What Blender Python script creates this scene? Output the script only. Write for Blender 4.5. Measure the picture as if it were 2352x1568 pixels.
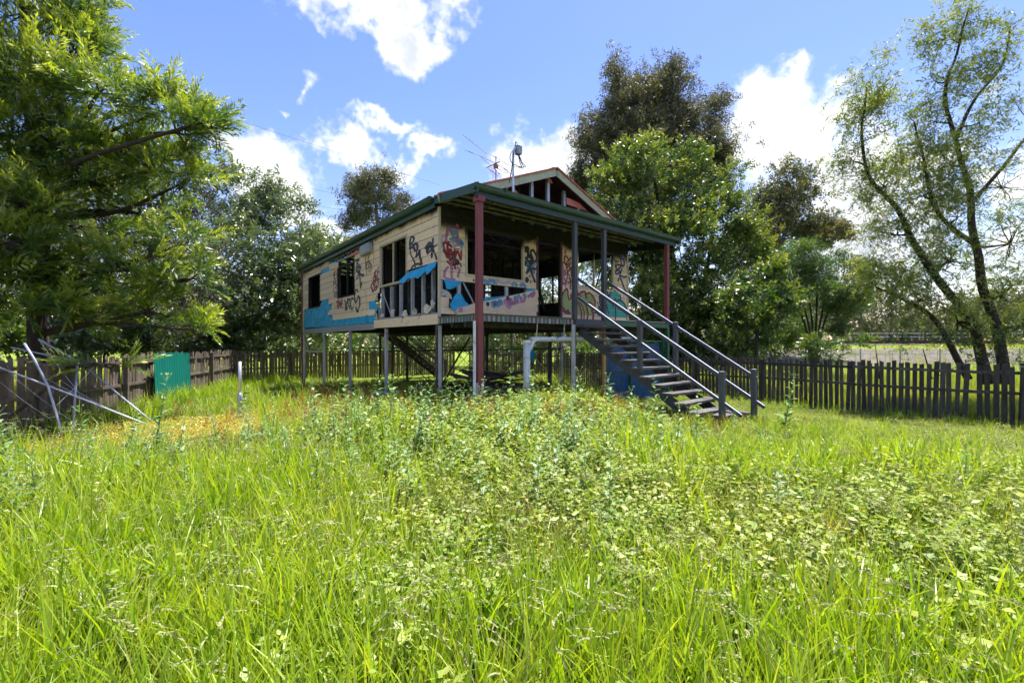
import bpy, bmesh, math, random
import numpy as np
from mathutils import Vector, Matrix, noise as mnoise

for o in list(bpy.data.objects):
    bpy.data.objects.remove(o)
scene = bpy.context.scene
COL = scene.collection
rng = np.random.default_rng(7)
random.seed(7)
R = math.radians

# ------------------------------------------------------------------ camera
CAM_H = 1.5
FPX, CX, CY = 1010.0, 1176.0, 786.0          # lens in units of a 2352 px wide frame
cam_d = bpy.data.cameras.new('camera')
cam_d.sensor_width = 36.0
cam_d.lens = FPX / 2352 * 36
cam_d.shift_y = 2 / 2352
cam_d.clip_start = 0.05
cam_d.clip_end = 3000
cam = bpy.data.objects.new('camera', cam_d)
cam.location = (0, 0, CAM_H)
cam.rotation_euler = (R(90), 0, 0)
COL.objects.link(cam)
scene.camera = cam

# ------------------------------------------------------------------ sun, exposure
SUN_EL = R(71)
SUN_DIR = Vector((0.62 * math.cos(SUN_EL), 0.785 * math.cos(SUN_EL), math.sin(SUN_EL))).normalized()
sun_d = bpy.data.lights.new('sun', 'SUN')
sun_d.energy = 4.5
sun_d.angle = R(0.53)
sun_d.color = (1.0, 0.955, 0.87)
sun = bpy.data.objects.new('sun', sun_d)
sun.rotation_euler = (-SUN_DIR).to_track_quat('-Z', 'Y').to_euler()
sun.location = (20, 25, 60)
COL.objects.link(sun)
vs = scene.view_settings
vs.view_transform = 'Standard'
vs.look = 'None'
vs.exposure = 1.66
vs.gamma = 1.0
vs.use_curve_mapping = False
scene.cycles.max_bounces = 5
scene.cycles.diffuse_bounces = 3
scene.cycles.use_adaptive_sampling = True
scene.cycles.adaptive_threshold = 0.06
scene.cycles.adaptive_min_samples = 20
scene.cycles.glossy_bounces = 2
scene.cycles.transmission_bounces = 4
scene.cycles.transparent_max_bounces = 8
scene.cycles.use_denoising = True

# ------------------------------------------------------------------ node helpers
def sock(nt, x):
    return x
def put(nt, inp, val):
    if isinstance(val, bpy.types.NodeSocket):
        nt.links.new(val, inp)
    elif val is not None:
        if hasattr(inp.default_value, '__len__') and not hasattr(val, '__len__'):
            inp.default_value = [val] * len(inp.default_value)
        elif hasattr(val, '__len__') and len(val) == 3 and len(inp.default_value) == 4:
            inp.default_value = (*val, 1)
        else:
            inp.default_value = val
def MA(nt, op, a, b=None, c=None, clamp=False):
    n = nt.nodes.new('ShaderNodeMath'); n.operation = op; n.use_clamp = clamp
    put(nt, n.inputs[0], a)
    if b is not None: put(nt, n.inputs[1], b)
    if c is not None: put(nt, n.inputs[2], c)
    return n.outputs[0]
def MIX(nt, f, a, b, blend='MIX'):
    n = nt.nodes.new('ShaderNodeMix'); n.data_type = 'RGBA'; n.blend_type = blend
    put(nt, n.inputs[0], f); put(nt, n.inputs[6], a); put(nt, n.inputs[7], b)
    return n.outputs[2]
def NOISE(nt, vec, scale, detail=4, rough=0.55, dist=0.0):
    n = nt.nodes.new('ShaderNodeTexNoise')
    if vec is not None: put(nt, n.inputs['Vector'], vec)
    n.inputs['Scale'].default_value = scale; n.inputs['Detail'].default_value = detail
    n.inputs['Roughness'].default_value = rough; n.inputs['Distortion'].default_value = dist
    return n.outputs[0]
def RANGE(nt, v, a, b, c=0.0, d=1.0, smooth=True):
    n = nt.nodes.new('ShaderNodeMapRange')
    n.interpolation_type = 'SMOOTHSTEP' if smooth else 'LINEAR'
    put(nt, n.inputs[0], v)
    for i, x in enumerate((a, b, c, d)): put(nt, n.inputs[i + 1], x)
    return n.outputs[0]
def RAMP(nt, f, stops):
    n = nt.nodes.new('ShaderNodeValToRGB')
    e = n.color_ramp.elements
    while len(e) < len(stops): e.new(0.5)
    for k, (p, c) in enumerate(stops):
        e[k].position = p; e[k].color = (*c, 1)
    put(nt, n.inputs[0], f)
    return n.outputs[0]

# ------------------------------------------------------------------ sky with clouds
def px_dir(px, py):
    return Vector(((px - CX) / FPX, 1, (CY - py) / FPX)).normalized()
world = bpy.data.worlds.new('World')
scene.world = world
world.use_nodes = True
nt = world.node_tree
for n in list(nt.nodes): nt.nodes.remove(n)
sky = nt.nodes.new('ShaderNodeTexSky')
sky.sky_type = 'NISHITA'
sky.sun_disc = False
sky.sun_elevation = SUN_EL
sky.sun_rotation = math.atan2(SUN_DIR.x, SUN_DIR.y)
sky.air_density = 1.25
sky.dust_density = 0.35
sky.ozone_density = 2.2
tc = nt.nodes.new('ShaderNodeTexCoord')
D = tc.outputs['Generated']
sx = nt.nodes.new('ShaderNodeSeparateXYZ'); nt.links.new(D, sx.inputs[0])
az = MA(nt, 'ARCTAN2', sx.outputs[0], sx.outputs[1])
el = MA(nt, 'ARCSINE', sx.outputs[2])
cb = nt.nodes.new('ShaderNodeCombineXYZ'); nt.links.new(az, cb.inputs[0]); nt.links.new(el, cb.inputs[1]); AE0 = cb.outputs[0]
wn_ = nt.nodes.new('ShaderNodeTexNoise'); nt.links.new(D, wn_.inputs['Vector']); wn_.inputs['Scale'].default_value = 7.0; wn_.inputs['Detail'].default_value = 4.0; wn_.inputs['Roughness'].default_value = 0.6
wv_ = nt.nodes.new('ShaderNodeVectorMath'); wv_.operation = 'MULTIPLY_ADD'; nt.links.new(wn_.outputs['Color'], wv_.inputs[0]); wv_.inputs[1].default_value = (0.26, 0.20, 0); wv_.inputs[2].default_value = (-0.13, -0.10, 0)
wa_ = nt.nodes.new('ShaderNodeVectorMath'); wa_.operation = 'ADD'; nt.links.new(AE0, wa_.inputs[0]); nt.links.new(wv_.outputs[0], wa_.inputs[1]); AE = wa_.outputs[0]
n1 = NOISE(nt, D, 8.0, 6, 0.6)
n2 = NOISE(nt, D, 30.0, 4, 0.6)
CLOUDS = [  # px, py, half width, half height, solidity
    (860, 10, 190, 95, 1.0), (920, 95, 75, 75, .95), (1010, 0, 80, 45, .8),
    (715, 215, 60, 55, .62), (625, 255, 60, 30, .42), (800, 330, 92, 62, 1.0), (875, 280, 115, 34, .75),
    (905, 388, 62, 36, .85), (972, 340, 46, 38, .9), (612, 385, 145, 92, 1.0), (500, 350, 50, 32, .6), (650, 455, 105, 42, .85),
    (740, 515, 80, 40, .8), (1265, 375, 105, 95, 1.05),
    (1815, 285, 200, 120, 1.05), (1880, 160, 36, 62, .9), (1750, 230, 80, 70, .95), (1960, 420, 260, 170, 1.0), (1700, 330, 70, 80, .9),
    (1930, 560, 190, 90, .95), (1985, 610, 130, 60, .85), (2330, 415, 85, 90, .95), (2340, 560, 120, 120, .8), (2150, 480, 160, 130, .8)]
fld = None
for (px, py, rx, ry, s) in CLOUDS:
    if px < 1100: rx, ry = rx * 0.87, ry * 0.87
    d = px_dir(px, py)
    a0, e0 = math.atan2(d.x, d.y), math.asin(d.z)
    ra = abs(math.atan2(px + rx - CX, FPX) - math.atan2(px - rx - CX, FPX)) / 2
    d2_ = px_dir(px, py - ry); d3_ = px_dir(px, py + ry)
    re = abs(math.asin(d2_.z) - math.asin(d3_.z)) / 2
    k1 = nt.nodes.new('ShaderNodeVectorMath'); k1.operation = 'MULTIPLY_ADD'
    nt.links.new(AE, k1.inputs[0]); k1.inputs[1].default_value = (1 / ra, 1 / re, 0); k1.inputs[2].default_value = (-a0 / ra, -e0 / re, 0)
    k2 = nt.nodes.new('ShaderNodeVectorMath'); k2.operation = 'LENGTH'; nt.links.new(k1.outputs[0], k2.inputs[0])
    q = k2.outputs['Value']
    f = MA(nt, 'SUBTRACT', s, q)
    fld = f if fld is None else MA(nt, 'SMOOTH_MAX', fld, f, 0.18)
lo = NOISE(nt, D, 2.6, 2, 0.5)
out_mask = MA(nt, 'MAXIMUM', RANGE(nt, MA(nt, 'ABSOLUTE', az), 0.93, 1.15), RANGE(nt, el, 0.72, 0.9))
els = MA(nt, 'ADD', MA(nt, 'MULTIPLY', MA(nt, 'SUBTRACT', lo, 0.57), 6.0), -0.1)
els = MA(nt, 'ADD', els, MA(nt, 'MULTIPLY', MA(nt, 'SUBTRACT', out_mask, 1.0), 4.0))
fld = MA(nt, 'MAXIMUM', fld, els)
edge = MA(nt, 'ADD', fld, MA(nt, 'MULTIPLY', MA(nt, 'SUBTRACT', n1, 0.5), 2.2))
edge = MA(nt, 'ADD', edge, MA(nt, 'MULTIPLY', MA(nt, 'SUBTRACT', n2, 0.5), 1.3))
dens = RANGE(nt, edge, -0.2, 0.55)
thick = RANGE(nt, edge, 0.3, 1.0)
shade = RANGE(nt, MA(nt, 'ADD', MA(nt, 'MULTIPLY', NOISE(nt, D, 7.0, 3, 0.6), 1.0), MA(nt, 'MULTIPLY', thick, -0.18)), 0.18, 0.5)
ccol = MIX(nt, shade, (2.75, 2.95, 3.3), (4.3, 4.35, 4.4))
hs = nt.nodes.new('ShaderNodeHueSaturation')
hs.inputs['Hue'].default_value = 0.51; hs.inputs['Saturation'].default_value = 1.24; hs.inputs['Value'].default_value = 0.8
nt.links.new(sky.outputs[0], hs.inputs['Color'])
mixc = MIX(nt, dens, MIX(nt, 1.0, hs.outputs[0], (1.16, 0.95, 1.01), 'MULTIPLY'), ccol)
bg = nt.nodes.new('ShaderNodeBackground')
nt.links.new(mixc, bg.inputs[0])
bg.inputs[1].default_value = 0.095
wo = nt.nodes.new('ShaderNodeOutputWorld')
nt.links.new(bg.outputs[0], wo.inputs[0])

world.cycles.sampling_method = 'NONE'

# ------------------------------------------------------------------ materials
MATS = {}
def newmat(name):
    m = bpy.data.materials.new(name); m.use_nodes = True
    t = m.node_tree
    for n in list(t.nodes): t.nodes.remove(n)
    b = t.nodes.new('ShaderNodeBsdfPrincipled'); o = t.nodes.new('ShaderNodeOutputMaterial')
    t.links.new(b.outputs[0], o.inputs[0])
    MATS[name] = m
    return m, t, b, o
def bump(t, b, h, strength=0.3, dist=0.01):
    n = t.nodes.new('ShaderNodeBump'); n.inputs['Strength'].default_value = strength; n.inputs['Distance'].default_value = dist
    put(t, n.inputs['Height'], h); t.links.new(n.outputs[0], b.inputs['Normal'])
def posn(t):
    return t.nodes.new('ShaderNodeNewGeometry').outputs['Position']
def objrand(t):
    return t.nodes.new('ShaderNodeObjectInfo').outputs['Random']
def stretch(t, vec, s):
    n = t.nodes.new('ShaderNodeVectorMath'); n.operation = 'MULTIPLY'
    put(t, n.inputs[0], vec); n.inputs[1].default_value = s
    return n.outputs[0]
def pmat(name, c1, c2, scale=6, rough=0.6, metal=0.0, bmp=0.2, str3=(1, 1, 1), wear=None, wear_at=(0.6, 0.68), wear_scale=14, vary=0.25, spec=0.4):
    """two tones by noise, each object a little different, optional patches of wear"""
    m, t, b, o = newmat(name)
    p = posn(t)
    f = RANGE(t, NOISE(t, stretch(t, p, str3), scale, 6, 0.6), 0.3, 0.7)
    c = MIX(t, f, c1, c2)
    if wear is not None:
        w = RANGE(t, NOISE(t, stretch(t, p, str3), wear_scale, 5, 0.65), wear_at[0], wear_at[1])
        c = MIX(t, w, c, wear)
    if vary:
        k = RANGE(t, objrand(t), 0, 1, 1 - vary, 1 + vary * 0.6, smooth=False)
        g = t.nodes.new('ShaderNodeHueSaturation'); put(t, g.inputs['Value'], k); put(t, g.inputs['Color'], c)
        c = g.outputs[0]
    put(t, b.inputs['Base Color'], c)
    b.inputs['Roughness'].default_value = rough; b.inputs['Metallic'].default_value = metal
    b.inputs['Specular IOR Level'].default_value = spec
    if bmp: bump(t, b, NOISE(t, stretch(t, p, str3), scale * 4, 5, 0.6), bmp, 0.01)
    return m
def boardmat(name, soot_a, soot_b, soot_noise):
    m, t, b, o = newmat(name)
    p = posn(t)
    sp = t.nodes.new('ShaderNodeSeparateXYZ'); put(t, sp.inputs[0], p)
    base = MIX(t, RANGE(t, NOISE(t, stretch(t, p, (1, 1, 3)), 5, 5, 0.6), 0.3, 0.7), (0.70, 0.535, 0.365), (0.76, 0.60, 0.425))
    dirt = RANGE(t, NOISE(t, p, 3.2, 7, 0.68), 0.54, 0.78, 0, 0.5)
    base = MIX(t, dirt, base, (0.30, 0.24, 0.15))
    spots = RANGE(t, NOISE(t, p, 17, 4, 0.6), 0.70, 0.76, 0, 0.55)
    base = MIX(t, spots, base, (0.13, 0.10, 0.07))
    k = RANGE(t, objrand(t), 0, 1, 0.9, 1.05, smooth=False)
    g = t.nodes.new('ShaderNodeHueSaturation'); put(t, g.inputs['Value'], k); put(t, g.inputs['Color'], base)
    z = MA(t, 'ADD', sp.outputs[2], MA(t, 'MULTIPLY', MA(t, 'SUBTRACT', NOISE(t, p, 1.6, 6, 0.62), 0.5), soot_noise))
    soot = RANGE(t, z, soot_a, soot_b, 0, 0.985)
    c = MIX(t, soot, g.outputs[0], (0.011, 0.010, 0.010))
    put(t, b.inputs['Base Color'], c)
    b.inputs['Roughness'].default_value = 0.72; b.inputs['Specular IOR Level'].default_value = 0.25
    bump(t, b, NOISE(t, stretch(t, p, (1, 1, 6)), 30, 5, 0.6), 0.12, 0.01)
    return m
boardmat('weatherboard', 4.50, 4.72, 0.5)
boardmat('scorched_weatherboard', 4.06, 4.34, 0.6)
def scorch_trim():
    m, t, b, o = newmat('scorched_trim')
    q = posn(t); s = t.nodes.new('ShaderNodeSeparateXYZ'); put(t, s.inputs[0], q)
    z = MA(t, 'ADD', s.outputs[2], MA(t, 'MULTIPLY', MA(t, 'SUBTRACT', NOISE(t, q, 1.6, 6, 0.62), 0.5), 0.6))
    put(t, b.inputs['Base Color'], MIX(t, RANGE(t, z, 3.9, 4.25, 0, 0.98), MIX(t, NOISE(t, q, 8, 5), (0.60, 0.52, 0.38), (0.44, 0.37, 0.26)), (0.011, 0.010, 0.010)))
    b.inputs['Roughness'].default_value = 0.6
scorch_trim()
pmat('sooty_iron', (0.022, 0.018, 0.017), (0.012, 0.011, 0.011), 3, 0.6, wear=(0.05, 0.04, 0.038), wear_at=(0.6, 0.72), wear_scale=3, bmp=0.05)
pmat('cream_trim', (0.58, 0.50, 0.36), (0.50, 0.43, 0.30), 8, 0.55, wear=(0.2, 0.17, 0.12), wear_at=(0.66, 0.74))
pmat('barge_paint', (0.50, 0.50, 0.36), (0.40, 0.41, 0.29), 5, 0.55, wear=(0.22, 0.24, 0.18), wear_at=(0.58, 0.72), wear_scale=6)
pmat('green_gutter', (0.016, 0.05, 0.033), (0.024, 0.064, 0.042), 4, 0.42, wear=(0.06, 0.085, 0.06), wear_at=(0.66, 0.75), bmp=0.06)
pmat('dark_green_beam', (0.010, 0.030, 0.028), (0.016, 0.042, 0.036), 5, 0.45, bmp=0.06)
pmat('red_post', (0.20, 0.045, 0.05), (0.165, 0.038, 0.045), 5, 0.55, wear=(0.10, 0.03, 0.035), wear_at=(0.68, 0.76), bmp=0.05, vary=0.05)
pmat('purlin_paint', (0.26, 0.26, 0.18), (0.10, 0.10, 0.07), 4, 0.6, bmp=0.05)
pmat('terracotta', (0.52, 0.13, 0.075), (0.44, 0.10, 0.06), 6, 0.5, bmp=0.05, vary=0.05)
pmat('pink_board', (0.50, 0.14, 0.12), (0.56, 0.18, 0.15), 6, 0.6, vary=0.05)
pmat('roof_iron', (0.16, 0.05, 0.045), (0.09, 0.035, 0.035), 3, 0.5, wear=(0.03, 0.022, 0.022), wear_at=(0.5, 0.66), wear_scale=2.5, bmp=0.05)
pmat('zinc', (0.38, 0.40, 0.46), (0.30, 0.32, 0.38), 9, 0.42, 0.35, wear=(0.16, 0.14, 0.14), wear_at=(0.66, 0.74), bmp=0.08)
pmat('bright_zinc', (0.52, 0.53, 0.62), (0.44, 0.46, 0.55), 9, 0.35, 0.4, wear=(0.22, 0.17, 0.14), wear_at=(0.68, 0.76), bmp=0.05)
pmat('white_post', (0.62, 0.63, 0.66), (0.50, 0.51, 0.55), 6, 0.5, wear=(0.20, 0.13, 0.11), wear_at=(0.6, 0.68), wear_scale=9, bmp=0.05)
pmat('maroon_post', (0.06, 0.025, 0.028), (0.10, 0.06, 0.06), 7, 0.6, wear=(0.45, 0.45, 0.45), wear_at=(0.64, 0.7), wear_scale=12)
pmat('slate_paint', (0.062, 0.068, 0.085), (0.05, 0.055, 0.07), 8, 0.5, bmp=0.06, vary=0.1)
pmat('char', (0.012, 0.011, 0.011), (0.028, 0.025, 0.024), 6, 0.8, wear=(0.055, 0.05, 0.05), wear_at=(0.64, 0.74), wear_scale=10)
pmat('burnt_steel', (0.05, 0.052, 0.062), (0.02, 0.02, 0.024), 5, 0.6, 0.3, wear=(0.15, 0.15, 0.17), wear_at=(0.62, 0.7), bmp=0.1)
pmat('tarp', (0.003, 0.27, 0.52), (0.006, 0.36, 0.66), 5, 0.5, bmp=0.25, wear=(0.05, 0.46, 0.74), wear_at=(0.66, 0.8), wear_scale=9, vary=0.05)
pmat('dark_tarp', (0.004, 0.055, 0.20), (0.006, 0.08, 0.26), 4, 0.4, bmp=0.3, wear=(0.01, 0.12, 0.16), wear_at=(0.55, 0.7), wear_scale=3, vary=0.05)
pmat('rag', (0.62, 0.58, 0.56), (0.40, 0.35, 0.32), 14, 0.9, bmp=0.4)
pmat('deck_wood', (0.20, 0.18, 0.155), (0.11, 0.095, 0.085), 10, 0.85, bmp=0.4)
pmat('tread_wood', (0.105, 0.095, 0.095), (0.06, 0.052, 0.055), 9, 0.8, str3=(1, 1, 4), wear=(0.20, 0.18, 0.17), wear_at=(0.58, 0.7), bmp=0.5)
pmat('yellow_pole', (0.45, 0.27, 0.10), (0.34, 0.2, 0.08), 7, 0.7)
pmat('green_paint', (0.018, 0.11, 0.07), (0.014, 0.085, 0.055), 7, 0.45, bmp=0.05, wear=(0.16, 0.2, 0.17), wear_at=(0.7, 0.76))
pmat('teal_sheet', (0.004, 0.165, 0.13), (0.004, 0.135, 0.11), 3, 0.4, bmp=0.12, vary=0.02, str3=(1, 1, 0.3), wear=(0.03, 0.10, 0.085), wear_at=(0.6, 0.78), wear_scale=8)
pmat('pvc', (0.66, 0.68, 0.69), (0.58, 0.60, 0.61), 5, 0.35, bmp=0.03, wear=(0.34, 0.34, 0.29), wear_at=(0.6, 0.74), wear_scale=7)
pmat('cable', (0.012, 0.012, 0.014), (0.02, 0.02, 0.022), 8, 0.5, bmp=0)
pmat('box_grey', (0.30, 0.33, 0.36), (0.22, 0.24, 0.27), 12, 0.5, wear=(0.10, 0.09, 0.09), wear_at=(0.6, 0.7))
pmat('antenna_metal', (0.24, 0.13, 0.13), (0.32, 0.22, 0.22), 9, 0.5, 0.5, bmp=0)
pmat('fence_brown', (0.18, 0.14, 0.115), (0.11, 0.085, 0.07), 7, 0.85, str3=(1, 1, 0.18), wear=(0.16, 0.16, 0.08), wear_at=(0.6, 0.72), wear_scale=3, bmp=0.5, vary=0.4)
pmat('fence_grey', (0.085, 0.076, 0.068), (0.04, 0.036, 0.034), 7, 0.85, str3=(1, 1, 0.18), wear=(0.11, 0.105, 0.09), wear_at=(0.58, 0.7), wear_scale=5, bmp=0.5, vary=0.45)
pmat('rail_brown', (0.155, 0.12, 0.10), (0.10, 0.075, 0.06), 6, 0.85, wear=(0.20, 0.165, 0.135), wear_at=(0.56, 0.66), bmp=0.5)
pmat('bark_dark', (0.055, 0.042, 0.035), (0.025, 0.019, 0.017), 9, 0.9, str3=(1, 1, 0.3), bmp=0.8, vary=0.1)
pmat('bark_grey', (0.16, 0.14, 0.12), (0.07, 0.058, 0.05), 8, 0.9, str3=(1, 1, 0.4), bmp=0.7, vary=0.1)
pmat('gravel', (0.34, 0.27, 0.25), (0.25, 0.20, 0.19), 1.5, 0.95, wear=(0.30, 0.28, 0.14), wear_at=(0.62, 0.72), wear_scale=1.2, bmp=0.6)
pmat('rust_rail', (0.10, 0.05, 0.035), (0.07, 0.04, 0.03), 5, 0.7, 0.4)
pmat('paper', (0.72, 0.72, 0.72), (0.62, 0.62, 0.64), 20, 0.7, bmp=0.1)
pmat('debris', (0.02, 0.018, 0.018), (0.06, 0.05, 0.045), 6, 0.9, wear=(0.13, 0.12, 0.11), wear_at=(0.62, 0.7), bmp=0.5, vary=0.5)

def deckedge():
    m, t, b, o = newmat('deck_edge')
    tcn = t.nodes.new('ShaderNodeTexCoord').outputs['Object']
    s = t.nodes.new('ShaderNodeSeparateXYZ'); put(t, s.inputs[0], tcn)
    u = MA(t, 'MULTIPLY', MA(t, 'ADD', s.outputs[0], MA(t, 'MULTIPLY', s.outputs[1], -1.0)), 1 / 0.062)
    cell = MA(t, 'FLOOR', u)
    wn = t.nodes.new('ShaderNodeTexWhiteNoise'); wn.noise_dimensions = '1D'; put(t, wn.inputs['W'], cell)
    alt = MA(t, 'MODULO', MA(t, 'ABSOLUTE', cell), 2.0)
    grey = MIX(t, wn.outputs[0], (0.13, 0.15, 0.17), (0.28, 0.29, 0.31))
    colr = RAMP(t, wn.outputs[0], [(0, (0.085, 0.04, 0.042)), (0.5, (0.12, 0.07, 0.065)), (0.56, (0.03, 0.10, 0.085)), (1, (0.05, 0.14, 0.11))])
    c = MIX(t, alt, grey, colr)
    c = MIX(t, RANGE(t, NOISE(t, tcn, 22, 5, 0.65), 0.5, 0.72, 0, 0.6), c, (0.10, 0.09, 0.075))
    put(t, b.inputs['Base Color'], c); b.inputs['Roughness'].default_value = 0.6
deckedge()

def spray(name, col, strength=1.0):
    m, t, b, o = newmat(name)
    at = t.nodes.new('ShaderNodeAttribute'); at.attribute_name = 'alpha'
    p = posn(t)
    a = MA(t, 'MULTIPLY', at.outputs['Fac'], RANGE(t, NOISE(t, p, 60, 3, 0.6), 0.2, 0.5, 0.8, 1.0))
    a = MA(t, 'MULTIPLY', RANGE(t, a, 0.1, 0.75), strength)
    put(t, b.inputs['Base Color'], MIX(t, RANGE(t, NOISE(t, p, 9, 3), 0.3, 0.7), col, [x * 0.78 for x in col]))
    b.inputs['Roughness'].default_value = 0.45
    tr = t.nodes.new('ShaderNodeBsdfTransparent'); mx = t.nodes.new('ShaderNodeMixShader')
    put(t, mx.inputs[0], a); t.links.new(tr.outputs[0], mx.inputs[1]); t.links.new(b.outputs[0], mx.inputs[2])
    t.links.new(mx.outputs[0], o.inputs[0])
spray('spray_k', (0.012, 0.011, 0.016)); spray('spray_r', (0.20, 0.006, 0.018)); spray('spray_p', (0.50, 0.16, 0.42), 0.6)
spray('spray_b', (0.10, 0.34, 0.60), 0.72); spray('spray_w', (0.55, 0.54, 0.62), 0.6); spray('spray_n', (0.008, 0.012, 0.032))
spray('spray_Y', (0.30, 0.37, 0.10), 0.97); spray('spray_T', (0.010, 0.33, 0.28), 0.97); spray('spray_R', (0.16, 0.006, 0.022)); spray('spray_N', (0.006, 0.014, 0.035))

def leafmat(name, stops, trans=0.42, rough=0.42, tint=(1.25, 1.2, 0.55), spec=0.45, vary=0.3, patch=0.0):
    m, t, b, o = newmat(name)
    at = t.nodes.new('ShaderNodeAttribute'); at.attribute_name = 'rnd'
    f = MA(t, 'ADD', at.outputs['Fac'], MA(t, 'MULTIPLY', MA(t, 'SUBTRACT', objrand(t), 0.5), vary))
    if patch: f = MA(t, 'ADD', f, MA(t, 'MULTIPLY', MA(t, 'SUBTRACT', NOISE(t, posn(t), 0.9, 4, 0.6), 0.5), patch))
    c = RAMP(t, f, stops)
    t.nodes.remove(b)
    df = t.nodes.new('ShaderNodeBsdfDiffuse'); put(t, df.inputs[0], c)
    tr = t.nodes.new('ShaderNodeBsdfTranslucent'); put(t, tr.inputs[0], MIX(t, 1.0, c, tint, 'MULTIPLY'))
    gl = t.nodes.new('ShaderNodeBsdfGlossy'); gl.inputs['Roughness'].default_value = rough; gl.inputs[0].default_value = (1, 1, 1, 1)
    mx = t.nodes.new('ShaderNodeMixShader'); mx.inputs[0].default_value = trans
    t.links.new(df.outputs[0], mx.inputs[1]); t.links.new(tr.outputs[0], mx.inputs[2])
    m2 = t.nodes.new('ShaderNodeMixShader'); m2.inputs[0].default_value = spec * 0.11
    t.links.new(mx.outputs[0], m2.inputs[1]); t.links.new(gl.outputs[0], m2.inputs[2]); t.links.new(m2.outputs[0], o.inputs[0])
    return m
G3 = lambda a, b, c: [(0.0, a), (0.5, b), (1.0, c)]
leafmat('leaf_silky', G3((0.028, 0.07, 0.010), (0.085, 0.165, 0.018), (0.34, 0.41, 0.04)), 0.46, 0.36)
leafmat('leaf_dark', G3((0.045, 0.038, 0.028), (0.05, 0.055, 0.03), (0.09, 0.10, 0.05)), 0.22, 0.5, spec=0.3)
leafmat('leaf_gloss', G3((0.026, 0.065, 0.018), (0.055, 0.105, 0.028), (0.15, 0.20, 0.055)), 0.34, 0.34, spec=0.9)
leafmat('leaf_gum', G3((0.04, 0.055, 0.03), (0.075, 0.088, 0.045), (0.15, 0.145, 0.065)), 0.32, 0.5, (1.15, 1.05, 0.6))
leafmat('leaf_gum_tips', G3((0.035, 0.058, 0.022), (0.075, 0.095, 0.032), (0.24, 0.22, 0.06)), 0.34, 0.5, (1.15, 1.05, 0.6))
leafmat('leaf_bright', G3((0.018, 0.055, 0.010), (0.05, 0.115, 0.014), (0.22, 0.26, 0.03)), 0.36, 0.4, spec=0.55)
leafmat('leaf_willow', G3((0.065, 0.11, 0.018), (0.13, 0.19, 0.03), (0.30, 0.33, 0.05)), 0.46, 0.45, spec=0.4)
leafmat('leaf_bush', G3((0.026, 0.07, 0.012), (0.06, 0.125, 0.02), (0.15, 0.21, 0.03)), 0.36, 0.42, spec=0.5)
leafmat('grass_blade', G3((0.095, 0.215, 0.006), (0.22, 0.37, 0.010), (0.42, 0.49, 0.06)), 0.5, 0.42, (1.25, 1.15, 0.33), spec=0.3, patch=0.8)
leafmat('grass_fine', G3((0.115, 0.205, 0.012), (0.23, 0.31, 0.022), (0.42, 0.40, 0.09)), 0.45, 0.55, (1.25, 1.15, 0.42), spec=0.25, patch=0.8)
leafmat('weed_leaf', G3((0.07, 0.155, 0.02), (0.19, 0.28, 0.032), (0.36, 0.40, 0.065)), 0.42, 0.5, (1.2, 1.12, 0.42), spec=0.22, patch=0.7)
leafmat('thistle_leaf', G3((0.085, 0.175, 0.06), (0.17, 0.28, 0.10), (0.27, 0.38, 0.15)), 0.42, 0.5, (1.1, 1.15, 0.6), spec=0.3)
leafmat('dock_stalk', G3((0.18, 0.05, 0.015), (0.32, 0.10, 0.03), (0.42, 0.19, 0.07)), 0.3, 0.7, (1.2, 0.9, 0.6), spec=0.2)
leafmat('seed_head', G3((0.17, 0.20, 0.07), (0.27, 0.28, 0.12), (0.38, 0.36, 0.19)), 0.3, 0.7, (1.1, 1.0, 0.7), spec=0.2)
leafmat('yellow_cover', G3((0.18, 0.24, 0.02), (0.36, 0.36, 0.03), (0.52, 0.38, 0.04)), 0.35, 0.5, (1.2, 1.0, 0.4))
leafmat('dry_straw', G3((0.28, 0.20, 0.10), (0.36, 0.28, 0.16), (0.44, 0.38, 0.25)), 0.25, 0.8, (1.1, 1.0, 0.7))
leafmat('dark_flower', G3((0.06, 0.03, 0.025), (0.10, 0.05, 0.035), (0.16, 0.08, 0.05)), 0.1, 0.8)
leafmat('orange_petal', G3((0.6, 0.25, 0.01), (0.62, 0.35, 0.02), (0.6, 0.5, 0.3)), 0.3, 0.6)

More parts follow.
